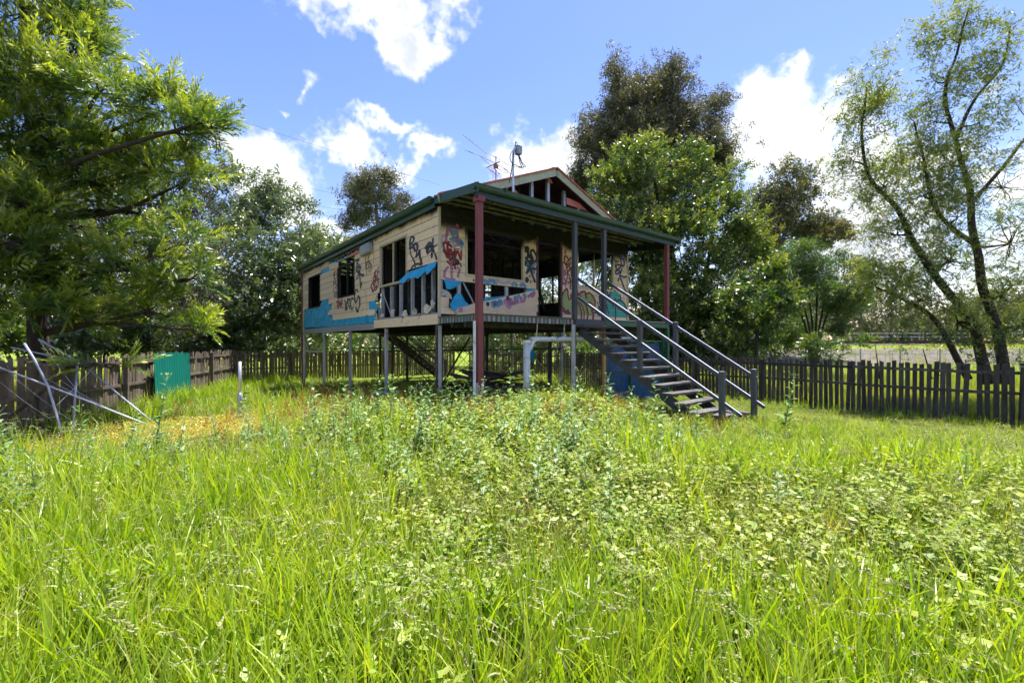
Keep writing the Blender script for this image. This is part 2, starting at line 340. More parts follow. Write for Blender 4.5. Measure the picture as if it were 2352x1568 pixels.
def groundmat():
    m, t, b, o = newmat('ground_soil')
    p = posn(t)
    s = t.nodes.new('ShaderNodeSeparateXYZ'); put(t, s.inputs[0], p)
    c = MIX(t, RANGE(t, NOISE(t, p, 0.9, 7, 0.65), 0.35, 0.65), (0.045, 0.06, 0.016), (0.085, 0.10, 0.025))
    c = MIX(t, RANGE(t, NOISE(t, p, 7, 6, 0.7), 0.5, 0.75), c, (0.07, 0.05, 0.03))
    dx = MA(t, 'MULTIPLY', MA(t, 'ADD', s.outputs[0], 6.9), 0.34); dy = MA(t, 'MULTIPLY', MA(t, 'SUBTRACT', s.outputs[1], 8.3), 0.5)
    rr = MA(t, 'SQRT', MA(t, 'ADD', MA(t, 'MULTIPLY', dx, dx), MA(t, 'MULTIPLY', dy, dy)))
    rr = MA(t, 'ADD', rr, MA(t, 'MULTIPLY', MA(t, 'SUBTRACT', NOISE(t, p, 2.2, 5), 0.5), 1.1))
    c = MIX(t, RANGE(t, rr, 1.15, 0.55), c, (0.34, 0.25, 0.05))
    far = RANGE(t, s.outputs[1], 19, 24)
    c = MIX(t, far, c, MIX(t, RANGE(t, NOISE(t, p, 0.5, 6), 0.35, 0.65), (0.11, 0.17, 0.02), (0.19, 0.23, 0.035)))
    xr = RANGE(t, s.outputs[0], 3.0, 8.0)
    yw = MA(t, 'ADD', s.outputs[1], MA(t, 'MULTIPLY', MA(t, 'SUBTRACT', NOISE(t, p, 0.35, 4), 0.5), 3.5))
    grav = MA(t, 'MULTIPLY', MA(t, 'MULTIPLY', RANGE(t, yw, 27.5, 29.0), RANGE(t, yw, 40.5, 38.5)), xr)
    c = MIX(t, grav, c, MIX(t, RANGE(t, NOISE(t, p, 1.4, 7, 0.7), 0.3, 0.7), (0.095, 0.082, 0.078), (0.15, 0.128, 0.115)))
    bal = MA(t, 'MULTIPLY', RANGE(t, yw, 46, 48.5), xr)
    c = MIX(t, MA(t, 'MULTIPLY', bal, RANGE(t, s.outputs[1], 66, 62)), c, (0.07, 0.055, 0.05))
    put(t, b.inputs['Base Color'], c); b.inputs['Roughness'].default_value = 0.95; b.inputs['Specular IOR Level'].default_value = 0.1
    bump(t, b, NOISE(t, p, 14, 8, 0.7), 0.9, 0.05)
groundmat()
GRAFFITI = {
'L|black_BOL_tag':[('k',0.028,[(1.545,3.928),(1.514,4.015),(1.514,4.121),(1.498,4.189),(1.419,4.217),(1.309,4.189),(1.294,4.117),(1.356,4.072),(1.498,4.062),(1.372,4.018),(1.325,3.968),(1.387,3.951),(1.529,3.961)]),('k',0.033,[(1.202,4.017),(1.118,3.975),(1.081,3.885),(1.111,3.835),(1.202,3.836),(1.278,3.912),(1.309,3.98),(1.202,4.017)]),('k',0.017,[(1.466,3.936),(1.498,3.835),(1.434,3.733),(1.34,3.663),(1.263,3.648),(1.171,3.693),(1.149,3.779),(1.202,3.85),(1.34,3.922),(1.45,3.933)]),('k',0.032,[(1.156,3.656),(1.051,3.729),(0.991,3.795),(0.977,3.718),(0.932,3.602),(0.888,3.5),(0.859,3.435),(1.036,3.473),(1.187,3.48),(1.34,3.453),(1.434,3.402)]),('k',0.021,[(1.364,3.645),(1.294,3.593),(1.24,3.516),(1.202,3.406)])],
'L|black_BK_tag':[('k',0.028,[(0.687,3.793),(0.602,3.845),(0.491,3.905),(0.505,3.829),(0.574,3.787),(0.588,3.697)]),('k',0.028,[(0.491,3.919),(0.382,3.873),(0.314,3.816),(0.464,3.822),(0.56,3.825)]),('k',0.026,[(0.56,3.825),(0.382,3.781),(0.382,3.723),(0.547,3.65),(0.505,3.776)]),('k',0.025,[(0.288,3.98),(0.288,3.805),(0.314,3.679),(0.348,3.521)]),('k',0.023,[(0.083,3.782),(0.221,3.767),(0.288,3.753),(0.208,3.629),(0.09,3.438)])],
'L|black_TK_and_arrow_tag':[('k',0.047,[(5.608,4.217),(5.24,4.187)]),('k',0.028,[(5.439,4.169),(5.473,4.009)]),('k',0.035,[(5.405,4.094),(5.207,3.996),(5.24,3.931),(5.405,3.988)]),('k',0.042,[(5.456,3.983),(5.506,3.871),(5.306,3.787),(5.077,3.678),(4.791,3.644)]),('k',0.03,[(5.045,3.939),(5.24,3.814),(5.473,3.595)]),('k',0.026,[(5.339,3.908),(5.273,3.736),(5.174,3.562),(5.109,3.311),(5.109,3.242)]),('k',0.028,[(4.964,3.446),(5.077,3.331),(5.109,3.242)])],
'L|black_WTCS_lettering':[('k',0.031,[(5.372,3.149),(5.439,3.226),(5.574,3.238),(5.66,3.127),(5.677,2.949),(5.591,2.812),(5.439,2.907),(5.322,3.016),(5.223,2.938),(5.19,2.761),(5.273,2.626),(5.405,2.564),(5.54,2.607),(5.54,2.678)]),('k',0.035,[(5.506,2.516),(5.306,2.511)]),('k',0.025,[(6.674,3.001),(6.617,2.771),(6.636,2.622),(6.467,2.811),(6.504,2.913),(6.467,2.6),(6.355,3.039)]),('k',0.027,[(6.355,2.964),(6.1,2.994)]),('k',0.025,[(6.208,2.978),(6.245,2.809),(6.154,2.631)]),('k',0.029,[(5.781,2.933),(5.886,3.002),(6.028,2.94),(6.064,2.772),(5.992,2.634),(5.886,2.627),(5.816,2.707)])],
'L|red_TME_lettering':[('r',0.039,[(7.615,2.98),(7.285,3.021)]),('r',0.029,[(7.49,2.971),(7.51,2.737)]),('r',0.026,[(7.366,2.715),(7.325,2.998),(7.244,2.811),(7.124,3.009),(7.104,2.751)]),('r',0.028,[(7.044,3.003),(7.064,2.748)]),('r',0.031,[(7.044,3.016),(6.887,3.023)]),('r',0.031,[(7.084,2.865),(6.887,2.877)]),('r',0.028,[(6.906,2.726),(6.879,2.715)]),('r',0.018,[(7.665,2.852),(7.665,2.812)])],
'L|red_scrawl_beside_window':[('r',0.021,[(7.955,3.312),(7.656,3.379)]),('r',0.021,[(7.89,3.333),(7.869,3.171)]),('r',0.021,[(7.656,3.339),(7.741,3.254),(7.678,3.169),(7.564,3.239),(7.594,3.334),(7.656,3.339)]),('r',0.024,[(7.934,3.39),(7.955,3.486),(7.826,3.527),(7.678,3.513)]),('r',0.027,[(7.72,4.099),(7.912,4.083),(7.977,4.024),(7.869,3.918),(7.762,3.839)]),('r',0.027,[(7.783,4.16),(7.805,4.017),(7.912,3.869)]),('r',0.018,[(7.531,4.128),(7.615,4.02),(7.552,3.934),(7.615,3.836)]),('r',0.024,[(7.912,3.602),(7.955,3.794),(7.826,3.687),(7.72,3.795),(7.762,3.853)]),('r',0.018,[(7.656,3.59),(7.678,3.724),(7.552,3.763)]),('r',0.018,[(7.552,3.593),(7.656,3.682)]),('r',0.016,[(7.615,3.415),(7.564,3.541),(7.594,3.584)])],
'L|red_scribble_tag':[('r',0.03,[(3.787,3.674),(3.927,3.573),(3.941,3.466),(3.843,3.52),(3.801,3.407),(3.899,3.353),(4.041,3.347),(4.157,3.272),(4.201,3.199),(4.099,3.102),(3.984,3.047)]),('r',0.048,[(4.142,3.078),(4.013,3.072)]),('r',0.024,[(4.027,3.465),(4.013,3.311),(3.899,3.072),(3.703,3.172),(3.899,3.18),(3.871,3.35),(3.843,3.498)]),('r',0.017,[(3.635,3.761),(3.662,3.626),(3.58,3.573),(3.703,3.621),(3.676,3.436),(3.717,3.291)]),('r',0.028,[(3.759,3.349),(3.566,3.391)]),('r',0.015,[(3.662,3.37),(3.594,3.193)]),('r',0.019,[(3.717,3.269),(3.843,3.067)])],
'F|pink_blue_and_white_faded_lettering':[('p',0.041,[(0.163,3.875),(0.18,4.032),(0.263,4.248),(0.319,4.102),(0.409,3.969),(0.5,3.845),(0.477,4.077),(0.466,4.252),(0.489,4.324)]),('b',0.058,[(0.319,4.189),(0.386,4.151),(0.42,4.049),(0.352,3.902),(0.307,3.973)]),('b',0.049,[(0.581,3.984),(0.557,3.853),(0.615,3.92),(0.627,3.852)]),('b',0.026,[(0.598,3.819),(0.604,3.75)]),('w',0.043,[(0.141,3.987),(0.065,3.966),(0.054,3.879),(0.075,3.843)]),('w',0.039,[(0.229,4.049),(0.263,4.044)]),('w',0.027,[(0.285,3.825),(0.33,3.928),(0.352,3.844),(0.409,3.881),(0.443,3.837),(0.386,3.809),(0.443,3.788)]),('w',0.029,[(0.048,3.773),(0.075,3.709)]),('p',0.034,[(0.229,3.285),(0.141,3.179),(0.13,3.034),(0.229,2.995),(0.409,3.001)]),('p',0.034,[(0.296,3.341),(0.319,3.178),(0.324,3.003)]),('p',0.034,[(0.466,3.3),(0.534,3.259),(0.511,3.148),(0.489,3.067)]),('p',0.018,[(0.33,3.772),(0.432,3.737),(0.546,3.743)])],
'F|dark_red_STMC_tag':[('r',0.031,[(0.24,3.886),(0.213,3.795),(0.207,3.65),(0.218,3.496),(0.163,3.596),(0.108,3.733),(0.103,3.847),(0.218,3.825),(0.33,3.763)]),('r',0.029,[(0.086,3.663),(0.152,3.594),(0.218,3.496),(0.246,3.606),(0.263,3.715)]),('r',0.027,[(0.302,3.72),(0.274,3.561),(0.263,3.424)]),('r',0.027,[(0.307,3.711),(0.33,3.588),(0.358,3.542),(0.409,3.715)]),('r',0.027,[(0.409,3.715),(0.375,3.525),(0.358,3.318)]),('r',0.028,[(0.42,3.247),(0.409,3.382),(0.432,3.581),(0.477,3.694),(0.534,3.593),(0.575,3.49),(0.586,3.718)]),('r',0.025,[(0.196,3.417),(0.285,3.33),(0.347,3.239)]),('r',0.019,[(0.307,3.468),(0.302,3.37)]),('r',0.022,[(0.364,3.514),(0.432,3.473),(0.546,3.398),(0.592,3.314)]),('k',0.118,[(0.454,3.436),(0.477,3.41)]),('k',0.064,[(0.324,3.499),(0.335,3.486)]),('k',0.039,[(0.361,3.648),(0.368,3.641)]),('k',0.089,[(0.598,4.348),(0.612,4.335)]),('k',0.05,[(0.935,3.033),(0.947,3.024)])],
'F|black_TO_BK_tag':[('b',0.076,[(2.931,3.677),(2.872,3.564)]),('b',0.066,[(2.685,3.491),(2.955,3.439)]),('b',0.053,[(2.732,3.567),(2.685,3.658)]),('k',0.11,[(2.641,4.074),(2.648,3.961)]),('k',0.04,[(2.72,3.926),(2.697,3.809),(2.639,3.671),(2.622,3.599),(2.766,3.597),(2.802,3.645),(2.755,3.71),(2.685,3.72)]),('k',0.041,[(2.628,3.757),(2.72,3.821),(2.813,3.805),(2.848,3.739),(2.732,3.69)]),('k',0.032,[(2.732,3.884),(2.837,3.87)]),('k',0.036,[(2.837,4.003),(2.896,4.028),(2.979,3.95),(3.033,3.832),(3.003,3.73),(2.931,3.731),(2.86,3.829),(2.813,3.947),(2.837,4.012)]),('k',0.044,[(2.907,3.746),(2.813,3.602),(2.743,3.48),(2.662,3.375)]),('k',0.039,[(3.051,3.538),(2.931,3.517),(2.79,3.502),(2.848,3.402),(2.931,3.232),(2.967,3.155)]),('k',0.123,[(2.674,3.209),(2.675,3.174)]),('k',0.051,[(2.775,3.308),(2.782,3.297)]),('k',0.048,[(2.806,3.147),(2.813,3.137)]),('k',0.04,[(2.641,4.206),(2.648,4.198)])],
'F|dark_red_scrawl_with_arrow':[('p',0.036,[(4.164,4.205),(4.151,4.077)]),('p',0.053,[(4.025,3.839),(4.038,3.689),(4.088,3.489),(4.038,3.35)]),('p',0.04,[(4.113,3.339),(4.215,3.276),(4.088,3.203),(4.038,3.279)]),('p',0.018,[(4.164,3.2),(4.177,3.094)]),('r',0.029,[(4.126,3.797),(4.113,3.938),(4.151,4.015),(4.215,4.013),(4.292,3.942),(4.409,3.992)]),('r',0.029,[(4.318,3.945),(4.164,3.756),(4.318,3.836)]),('r',0.016,[(4.331,3.919),(4.396,3.836)]),('r',0.023,[(4.177,3.731),(4.222,3.762),(4.202,3.653),(4.357,3.823),(4.324,3.738),(4.344,3.685)]),('r',0.022,[(4.132,3.627),(4.19,3.454)]),('r',0.022,[(4.209,3.644),(4.266,3.551)]),('r',0.033,[(4.435,3.731),(4.279,3.597),(4.234,3.503)]),('r',0.024,[(4.396,3.664),(4.402,3.519),(4.402,3.438),(4.474,3.581)]),('r',0.022,[(4.273,3.525),(4.222,3.349)]),('r',0.016,[(4.292,3.518),(4.344,3.378)]),('r',0.025,[(4.318,3.403),(4.37,3.326),(4.448,3.269)]),('r',0.024,[(4.396,3.374),(4.357,3.307),(4.26,3.226)]),('r',0.027,[(4.37,3.299),(4.357,3.062)])],
'F|yellow_green_bubble_letters_outlined_in_red':[('Y',0.0,[(4.009,2.677),(4.022,2.834),(4.106,2.988),(4.225,3.071),(4.278,2.973),(4.305,2.769),(4.48,2.826),(4.7,2.907),(4.812,2.982),(4.995,3.033),(5.053,2.96),(5.183,3.017),(5.329,2.969),(5.462,2.839),(5.477,2.722),(5.403,2.56),(5.403,2.412),(5.373,2.194),(4.7,2.173),(4.426,2.239),(4.292,2.459),(4.146,2.424),(4.028,2.511)]),('R',0.0,[(4.002,2.547),(4.054,2.467),(4.146,2.424),(4.298,2.478),(4.345,2.387),(4.48,2.204),(4.345,2.19),(4.265,2.327),(4.133,2.34),(4.015,2.391)]),('R',0.0,[(4.467,2.967),(4.359,2.913),(4.352,2.837),(4.48,2.841)]),('R',0.0,[(4.896,2.179),(4.967,2.259),(5.067,2.223),(5.139,2.274),(5.183,2.188)]),('r',0.03,[(4.015,2.714),(4.015,2.834),(4.106,2.988),(4.225,3.071),(4.265,2.944),(4.305,2.759),(4.399,2.821),(4.48,2.836)]),('r',0.032,[(4.009,2.713),(4.009,2.584),(4.041,2.494),(4.12,2.433),(4.199,2.427),(4.298,2.469)]),('r',0.025,[(4.672,3.067),(4.7,2.907),(4.728,2.861)]),('r',0.035,[(4.7,2.907),(4.812,3.001),(4.924,3.033),(5.003,3.034),(5.038,2.959),(5.067,2.844)]),('r',0.023,[(4.826,2.925),(4.812,2.847),(4.868,2.764),(4.995,2.695)]),('r',0.033,[(5.053,2.96),(5.168,3.016),(5.299,2.976),(5.417,2.876),(5.469,2.761),(5.447,2.621),(5.358,2.469)]),('r',0.024,[(5.154,2.704),(5.226,2.727),(5.329,2.684),(5.388,2.589)]),('r',0.034,[(4.672,2.724),(4.783,2.549),(4.84,2.388),(4.84,2.182)]),('r',0.027,[(4.77,2.72),(4.896,2.564),(4.967,2.394),(4.953,2.2)]),('r',0.035,[(5.024,2.658),(5.11,2.497),(5.139,2.352),(5.096,2.19)]),('r',0.039,[(5.299,2.486),(5.373,2.411),(5.38,2.283),(5.358,2.199)]),('r',0.024,[(4.067,2.513),(4.133,2.466)]),('r',0.021,[(4.46,2.703),(4.473,2.628)])],
'F|teal_bubble_letters_outlined_in_navy':[('T',0.0,[(5.703,2.954),(5.733,3.056),(5.81,3.122),(6.059,3.13),(6.122,2.981),(6.281,3.115),(6.41,3.176),(6.59,3.137),(6.706,3.041),(6.756,2.877),(6.907,2.822),(7.026,2.66),(7.086,2.482),(7.069,2.232),(5.841,2.194),(5.81,2.439),(5.567,2.528),(5.703,2.674),(5.688,2.753)]),('N',0.0,[(5.642,2.95),(5.718,3.045),(5.726,2.755),(5.657,2.752)]),('N',0.0,[(5.552,2.755),(5.673,2.762),(5.597,2.708),(5.673,2.633),(5.567,2.528),(5.627,2.63)]),('N',0.0,[(6.122,3.002),(6.217,3.069),(6.201,2.884),(6.345,2.852),(6.426,2.774),(6.185,2.843),(6.059,2.835)]),('N',0.0,[(5.417,2.462),(5.522,2.437),(5.81,2.369),(5.825,2.199),(5.718,2.305),(5.522,2.387),(5.417,2.393)]),('n',0.034,[(5.718,2.975),(5.703,2.814),(5.718,2.695),(5.795,2.639)]),('n',0.037,[(6.059,3.13),(6.106,2.98),(6.122,2.88)]),('n',0.029,[(6.201,3.007),(6.185,3.077),(6.313,3.138),(6.442,3.178)]),('n',0.027,[(6.706,3.072),(6.756,2.877)]),('n',0.031,[(6.442,2.775),(6.573,2.855),(6.739,2.876),(6.907,2.801),(7.009,2.68),(7.086,2.535),(7.074,2.238)]),('n',0.027,[(6.394,2.845),(6.508,2.934)]),('n',0.029,[(6.459,2.632),(6.483,2.457),(6.467,2.219)]),('n',0.022,[(6.027,2.732),(6.059,2.592),(6.138,2.412)]),('n',0.036,[(5.657,2.632),(5.749,2.476),(5.81,2.419)]),('n',0.029,[(6.345,2.719),(6.345,2.626)]),('n',0.02,[(5.703,2.734),(5.779,2.638)])],
'F|navy_TO_BK_tag_with_long_tail':[('n',0.04,[(6.393,4.199),(6.487,4.121),(6.479,3.95)]),('n',0.036,[(6.487,4.14),(6.654,4.145)]),('n',0.036,[(6.519,4.014),(6.503,3.853),(6.495,3.722),(6.646,3.767),(6.694,3.822),(6.63,3.866),(6.534,3.846),(6.742,3.978),(6.742,4.029),(6.55,4.038)]),('n',0.04,[(6.742,4.301),(6.742,4.2),(6.79,4.074),(6.855,4.011),(6.92,4.079),(6.928,4.222),(6.871,4.347),(6.774,4.345),(6.742,4.301)]),('n',0.071,[(6.806,4.319),(6.839,4.272)]),('n',0.036,[(6.806,3.935),(6.726,3.755),(6.598,3.492)]),('n',0.039,[(7.052,3.689),(6.904,3.66),(6.694,3.681),(6.79,3.519),(6.904,3.335),(7.035,3.131)])],
'F|light_blue_and_white_smears_under_window':[('b',0.064,[(1.238,3.053),(1.393,3.013),(1.498,3.086),(1.631,2.99)]),('b',0.056,[(2.155,3.011),(2.24,3.063),(2.327,3.003)]),('b',0.057,[(2.443,3.001),(2.531,3.065),(2.62,2.992)]),('w',0.049,[(1.631,3.077),(1.848,3.041),(2.098,3.073)])],
'P|pink_and_blue_faded_lettering_on_loose_planks':[('p',0.05,[(0.546,2.32),(0.546,2.239)]),('p',0.031,[(0.785,2.321),(0.785,2.189)]),('p',0.027,[(0.846,2.324),(0.895,2.214),(0.926,2.359)]),('k',0.09,[(1.337,2.464),(1.35,2.454)]),('b',0.059,[(1.481,2.525),(1.533,2.411),(1.587,2.531),(1.653,2.438),(1.734,2.572),(1.775,2.466)]),('p',0.077,[(1.884,2.526),(1.995,2.609),(2.079,2.57),(1.995,2.412)]),('p',0.05,[(2.065,2.613),(2.149,2.486)]),('p',0.055,[(2.249,2.669),(2.206,2.511)]),('p',0.045,[(2.278,2.671),(2.321,2.54)]),('p',0.045,[(2.452,2.704),(2.422,2.601),(2.525,2.608),(2.584,2.758)]),('p',0.046,[(2.674,2.73),(2.916,2.872),(2.809,2.727)]),('b',0.056,[(2.192,2.688),(2.278,2.671),(2.379,2.744)]),('b',0.056,[(2.51,2.775),(2.569,2.746)]),('k',0.066,[(1.96,2.645),(1.995,2.653)])]}

# ------------------------------------------------------------------ geometry helpers
def at(px, py, Y):
    return Vector(((px - CX) / FPX * Y, Y, CAM_H + (CY - py) / FPX * Y))
def link(name, mesh, parent=None, label=None, cat=None, group=None, kind=None):
    o = bpy.data.objects.new(name, mesh)
    COL.objects.link(o)
    o.parent = parent
    return tag(o, label, cat, group, kind)
def tag(o, label=None, cat=None, group=None, kind=None):
    if label: o['label'] = label
    if cat: o['category'] = cat
    if group: o['group'] = group
    if kind: o['kind'] = kind
    return o
def thing(name, label, cat, loc=(0, 0, 0), rotz=0.0, group=None):
    o = link(name, None, None, label, cat, group)
    o.location = loc
    o.rotation_euler = (0, 0, rotz)
    o.empty_display_size = 0.2
    return o
class MB:
    def __init__(s): s.v, s.f, s.m = [], [], []
    def add(s, vs_, fs_, mi=0):
        k = len(s.v)
        s.v += [tuple(p) for p in vs_]
        s.f += [tuple(i + k for i in f) for f in fs_]
        s.m += [mi] * len(fs_)
        return s
    def box(s, x0, x1, y0, y1, z0, z1, mi=0):
        return s.add([(x0, y0, z0), (x1, y0, z0), (x1, y1, z0), (x0, y1, z0), (x0, y0, z1), (x1, y0, z1), (x1, y1, z1), (x0, y1, z1)],
                     [(0, 3, 2, 1), (4, 5, 6, 7), (0, 1, 5, 4), (1, 2, 6, 5), (2, 3, 7, 6), (3, 0, 4, 7)], mi)
    def bar(s, p, q, w, h, up=(0, 0, 1), mi=0):
        p, q = Vector(p), Vector(q)
        d = (q - p).normalized(); u = Vector(up)
        if abs(d.dot(u)) > 0.95: u = Vector((1, 0, 0)) if abs(d.x) < 0.9 else Vector((0, 1, 0))
        a = d.cross(u).normalized(); b = a.cross(d).normalized()
        c = [a * (i * w / 2) + b * (j * h / 2) for i, j in ((-1, -1), (1, -1), (1, 1), (-1, 1))]
        return s.add([p + k for k in c] + [q + k for k in c], [(3, 2, 1, 0), (4, 5, 6, 7), (0, 1, 5, 4), (1, 2, 6, 5), (2, 3, 7, 6), (3, 0, 4, 7)], mi)
    def tube(s, pts, r, n=8, cap=True, mi=0):
        pts = [Vector(p) for p in pts]
        rs = r if hasattr(r, '__len__') else [r] * len(pts)
        vs_, fs_ = [], []
        ref = Vector((0.3, 0.9, 0.2))
        for i, p in enumerate(pts):
            d = (pts[min(i + 1, len(pts) - 1)] - pts[max(i - 1, 0)]).normalized()
            a = d.cross(ref)
            if a.length < 1e-3: a = d.cross(Vector((1, 0, 0)))
            a.normalize(); b = d.cross(a).normalized(); ref = -a.cross(d).normalized() if False else ref
            for k in range(n):
                t = 2 * math.pi * k / n
                vs_.append(p + (a * math.cos(t) + b * math.sin(t)) * rs[i])
        for i in range(len(pts) - 1):
            for k in range(n):
                fs_.append((i * n + k, i * n + (k + 1) % n, (i + 1) * n + (k + 1) % n, (i + 1) * n + k))
        if cap:
            fs_.append(tuple(range(n))[::-1]); fs_.append(tuple((len(pts) - 1) * n + k for k in range(n)))
        return s.add(vs_, fs_, mi)
    def mesh(s, name, mats, smooth=False):
        m = bpy.data.meshes.new(name)
        m.from_pydata(s.v, [], s.f)
        for x in (mats if isinstance(mats, (list, tuple)) else [mats]): m.materials.append(MATS[x])
        if any(s.m): m.polygons.foreach_set('material_index', s.m)
        if smooth: m.polygons.foreach_set('use_smooth', [True] * len(m.polygons))
        m.update()
        return m
    def build(s, name, mats, parent=None, smooth=False, bevel=0.0, **kw):
        o = link(name, s.mesh(name, mats, smooth), parent, kw.get('label'), kw.get('cat'), kw.get('group'), kw.get('kind'))
        if bevel:
            b = o.modifiers.new('bevel', 'BEVEL'); b.width = bevel; b.segments = 1; b.limit_method = 'ANGLE'
        return o
def smoothpath(pts, n=6):
    P = [Vector(p) for p in pts]
    if len(P) < 3: return P
    out = []
    for i in range(len(P) - 1):
        p0, p1, p2, p3 = P[max(i - 1, 0)], P[i], P[i + 1], P[min(i + 2, len(P) - 1)]
        for k in range(n):
            t = k / n
            out.append(0.5 * ((2 * p1) + (p2 - p0) * t + (2 * p0 - 5 * p1 + 4 * p2 - p3) * t * t + (3 * p1 - p0 - 3 * p2 + p3) * t ** 3))
    return out + [P[-1]]

# ------------------------------------------------------------------ ground
def sstep(a, b, x):
    t = np.clip((x - a) / (b - a), 0, 1)
    return t * t * (3 - 2 * t)
def hgt(x, y):
    x = np.asarray(x, float); y = np.asarray(y, float)
    r = np.sqrt((x / 9) ** 2 + ((y - 5) / 12) ** 2)
    h = -0.5 * sstep(0.45, 1.3, r)
    prof = np.interp(y, [18, 24, 28, 30, 38, 46, 48, 50, 58, 60, 200], [-0.5, -0.35, 0, 0.15, 0.9, 1.1, 1.2, 1.35, 1.5, 1.7, 2.2])
    k = sstep(1.0, 9.0, x) * sstep(16, 21, y)
    h = h * (1 - k) + prof * k
    h = h + 0.03 * np.sin(x * 1.3 + 0.7 * y) * np.sin(y * 1.1 - 0.4 * x) * sstep(60, 20, np.abs(y))
    return h
def hz(x, y): return float(hgt(x, y))
def ground():
    a = np.concatenate([-np.geomspace(16, 500, 22)[::-1], np.linspace(-15.6, 15.6, 105), np.geomspace(16, 500, 22)])
    b = np.concatenate([-np.geomspace(3, 300, 12)[::-1], np.linspace(-2.4, 31, 130), np.linspace(31.7, 64, 60), np.geomspace(66, 900, 20)])
    X, Y = np.meshgrid(a, b)
    Z = hgt(X, Y)
    v = np.stack([X, Y, Z], -1).reshape(-1, 3)
    ny, nx = X.shape
    i = np.arange((ny - 1) * (nx - 1)); r, c = i // (nx - 1), i % (nx - 1)
    q = r * nx + c
    f = np.stack([q, q + 1, q + nx + 1, q + nx], -1)
    m = bpy.data.meshes.new('ground')
    m.from_pydata(v.tolist(), [], f.tolist())
    m.materials.append(MATS['ground_soil'])
    m.polygons.foreach_set('use_smooth', [True] * len(m.polygons))
    link('ground', m, None, kind='structure')
ground()

# ------------------------------------------------------------------ the burnt house
HA = R(38.69)
HC = Vector((-1.696, 10.272, 0))
D2 = Vector((math.cos(HA), math.sin(HA), 0)); D1 = Vector((-math.sin(HA), math.cos(HA), 0))
def HW(x, y, z=0.0): return HC + D2 * x + D1 * y + Vector((0, 0, z))
def hground(x, y):
    p = HW(x, y); return hz(p.x, p.y)
W, L = 7.1, 12.4
house = thing('burnt_house', 'burnt out weatherboard house on tall stumps with graffiti and torn blue tarp', 'house', HC, HA)
ROW0, ROWH = 4.45, 0.213
def dep(z):
    k = (z - ROW0) / ROWH
    return 0.022 - 0.016 * (k - math.floor(k + 1e-6))
def bands(rows, ext, holes):
    out = []
    for zb, zt in rows:
        cuts = sorted({zb, zt} | {c for h in holes for c in (h[2], h[3]) if zb + 0.012 < c < zt - 0.012})
        for z0, z1 in zip(cuts[:-1], cuts[1:]):
            zm = (z0 + z1) / 2
            seg = [ext]
            for (a0, a1, h0, h1) in holes:
                if h0 < zm < h1:
                    ns = []
                    for (p, q) in seg:
                        if a1 <= p or a0 >= q: ns.append((p, q)); continue
                        if a0 - p > 0.02: ns.append((p, a0))
                        if q - a1 > 0.02: ns.append((a1, q))
                    seg = ns
            out += [(p, q, z0, z1, zb) for p, q in seg]
    return out
TO = {'L': lambda a, d, z: (-d, a, z), 'F': lambda a, d, z: (a, -d, z), 'R': lambda a, d, z: (W + d, a, z), 'B': lambda a, d, z: (a, L + d, z)}
def prism(side, a0, a1, z0, z1, d0, d1, t=0.009):
    T = TO[side]
    m = MB()
    vs_ = [T(a0, d0, z0), T(a1, d0, z0), T(a1, d1, z1), T(a0, d1, z1), T(a0, d0 - t, z0), T(a1, d0 - t, z0), T(a1, d1 - t, z1), T(a0, d1 - t, z1)]
    return m.add(vs_, [(0, 1, 2, 3), (7, 6, 5, 4), (0, 4, 5, 1), (1, 5, 6, 2), (2, 6, 7, 3), (3, 7, 4, 0)])
def wall(side, rows, ext, holes, mat):
    lining = MB()
    for (p, q, z0, z1, zb) in bands(rows, ext, holes):
        jit = random.uniform(0, 0.0008)
        f = lambda z: 0.022 - 0.016 * (z - zb) / ROWH + jit
        prism(side, p, q, z0 + (0.010 if abs(z0 - zb) < 0.01 else 0), z1 + (0.004 if abs(z1 - zb - ROWH) < 0.01 else 0), f(z0), f(z1)).build('weatherboard', mat, house)
        m = prism(side, p, q, z0, z1, -0.085, -0.085, 0.006)
        lining.add(m.v, m.f)
    lining.build('charred_lining', 'char', house)
ROWS = [(ROW0 - ROWH * k, ROW0 - ROWH * (k - 1)) for k in range(11, 0, -1)] + [(ROW0, 4.66)]
HOLES_L = [(1.69, 3.5, 3.12, 4.34), (5.69, 7.46, 3.10, 4.45), (9.76, 11.48, 2.959, 4.31),
           (0.05, 3.56, 2.0, 3.12), (0.05, 1.69, 2.0, 3.385),
           (9.8, 12.6, 2.0, 2.959), (8.65, 9.8, 2.0, 3.172), (8.2, 8.7, 2.0, 2.533), (8.2, 8.66, 2.746, 2.959), (8.1, 8.3, 2.0, 2.44),
           (3.5, 12.6, 2.0, 2.32), (3.5, 4.31, 2.533, 2.746), (3.5, 3.9, 2.32, 2.76), (3.5, 3.72, 2.746, 2.96), (4.05, 8.5, 4.45, 4.7), (5.7, 7.46, 4.3, 4.7), (8.5, 9.7, 4.237, 4.41), (7.46, 8.2, 4.3, 4.7)]
wall('L', ROWS, (0.03, L - 0.02), HOLES_L, 'weatherboard')
HOLES_F = [(0.71, 2.57, 3.12, 4.335), (3.08, 3.98, 2.0, 4.37), (4.66, 6.37, 3.14, 4.355), (0.03, 3.08, 2.0, 2.959)]
wall('F', [(max(a, 2.17), b) for a, b in ROWS[:-1] if b > 2.2] + [ROWS[-1]], (0.03, W - 0.03), HOLES_F, 'scorched_weatherboard')
HOLES_R = [(0.25, 2.7, 2.7, 4.45), (2.95, 4.25, 3.05, 4.1), (4.3, 5.8, 2.15, 2.95), (6.5, 8.2, 2.9, 4.3), (9.5, 11, 3.1, 4.3), (6.0, 6.4, 2.0, 3.4)]
wall('R', ROWS, (0.03, L - 0.02), HOLES_R, 'scorched_weatherboard')
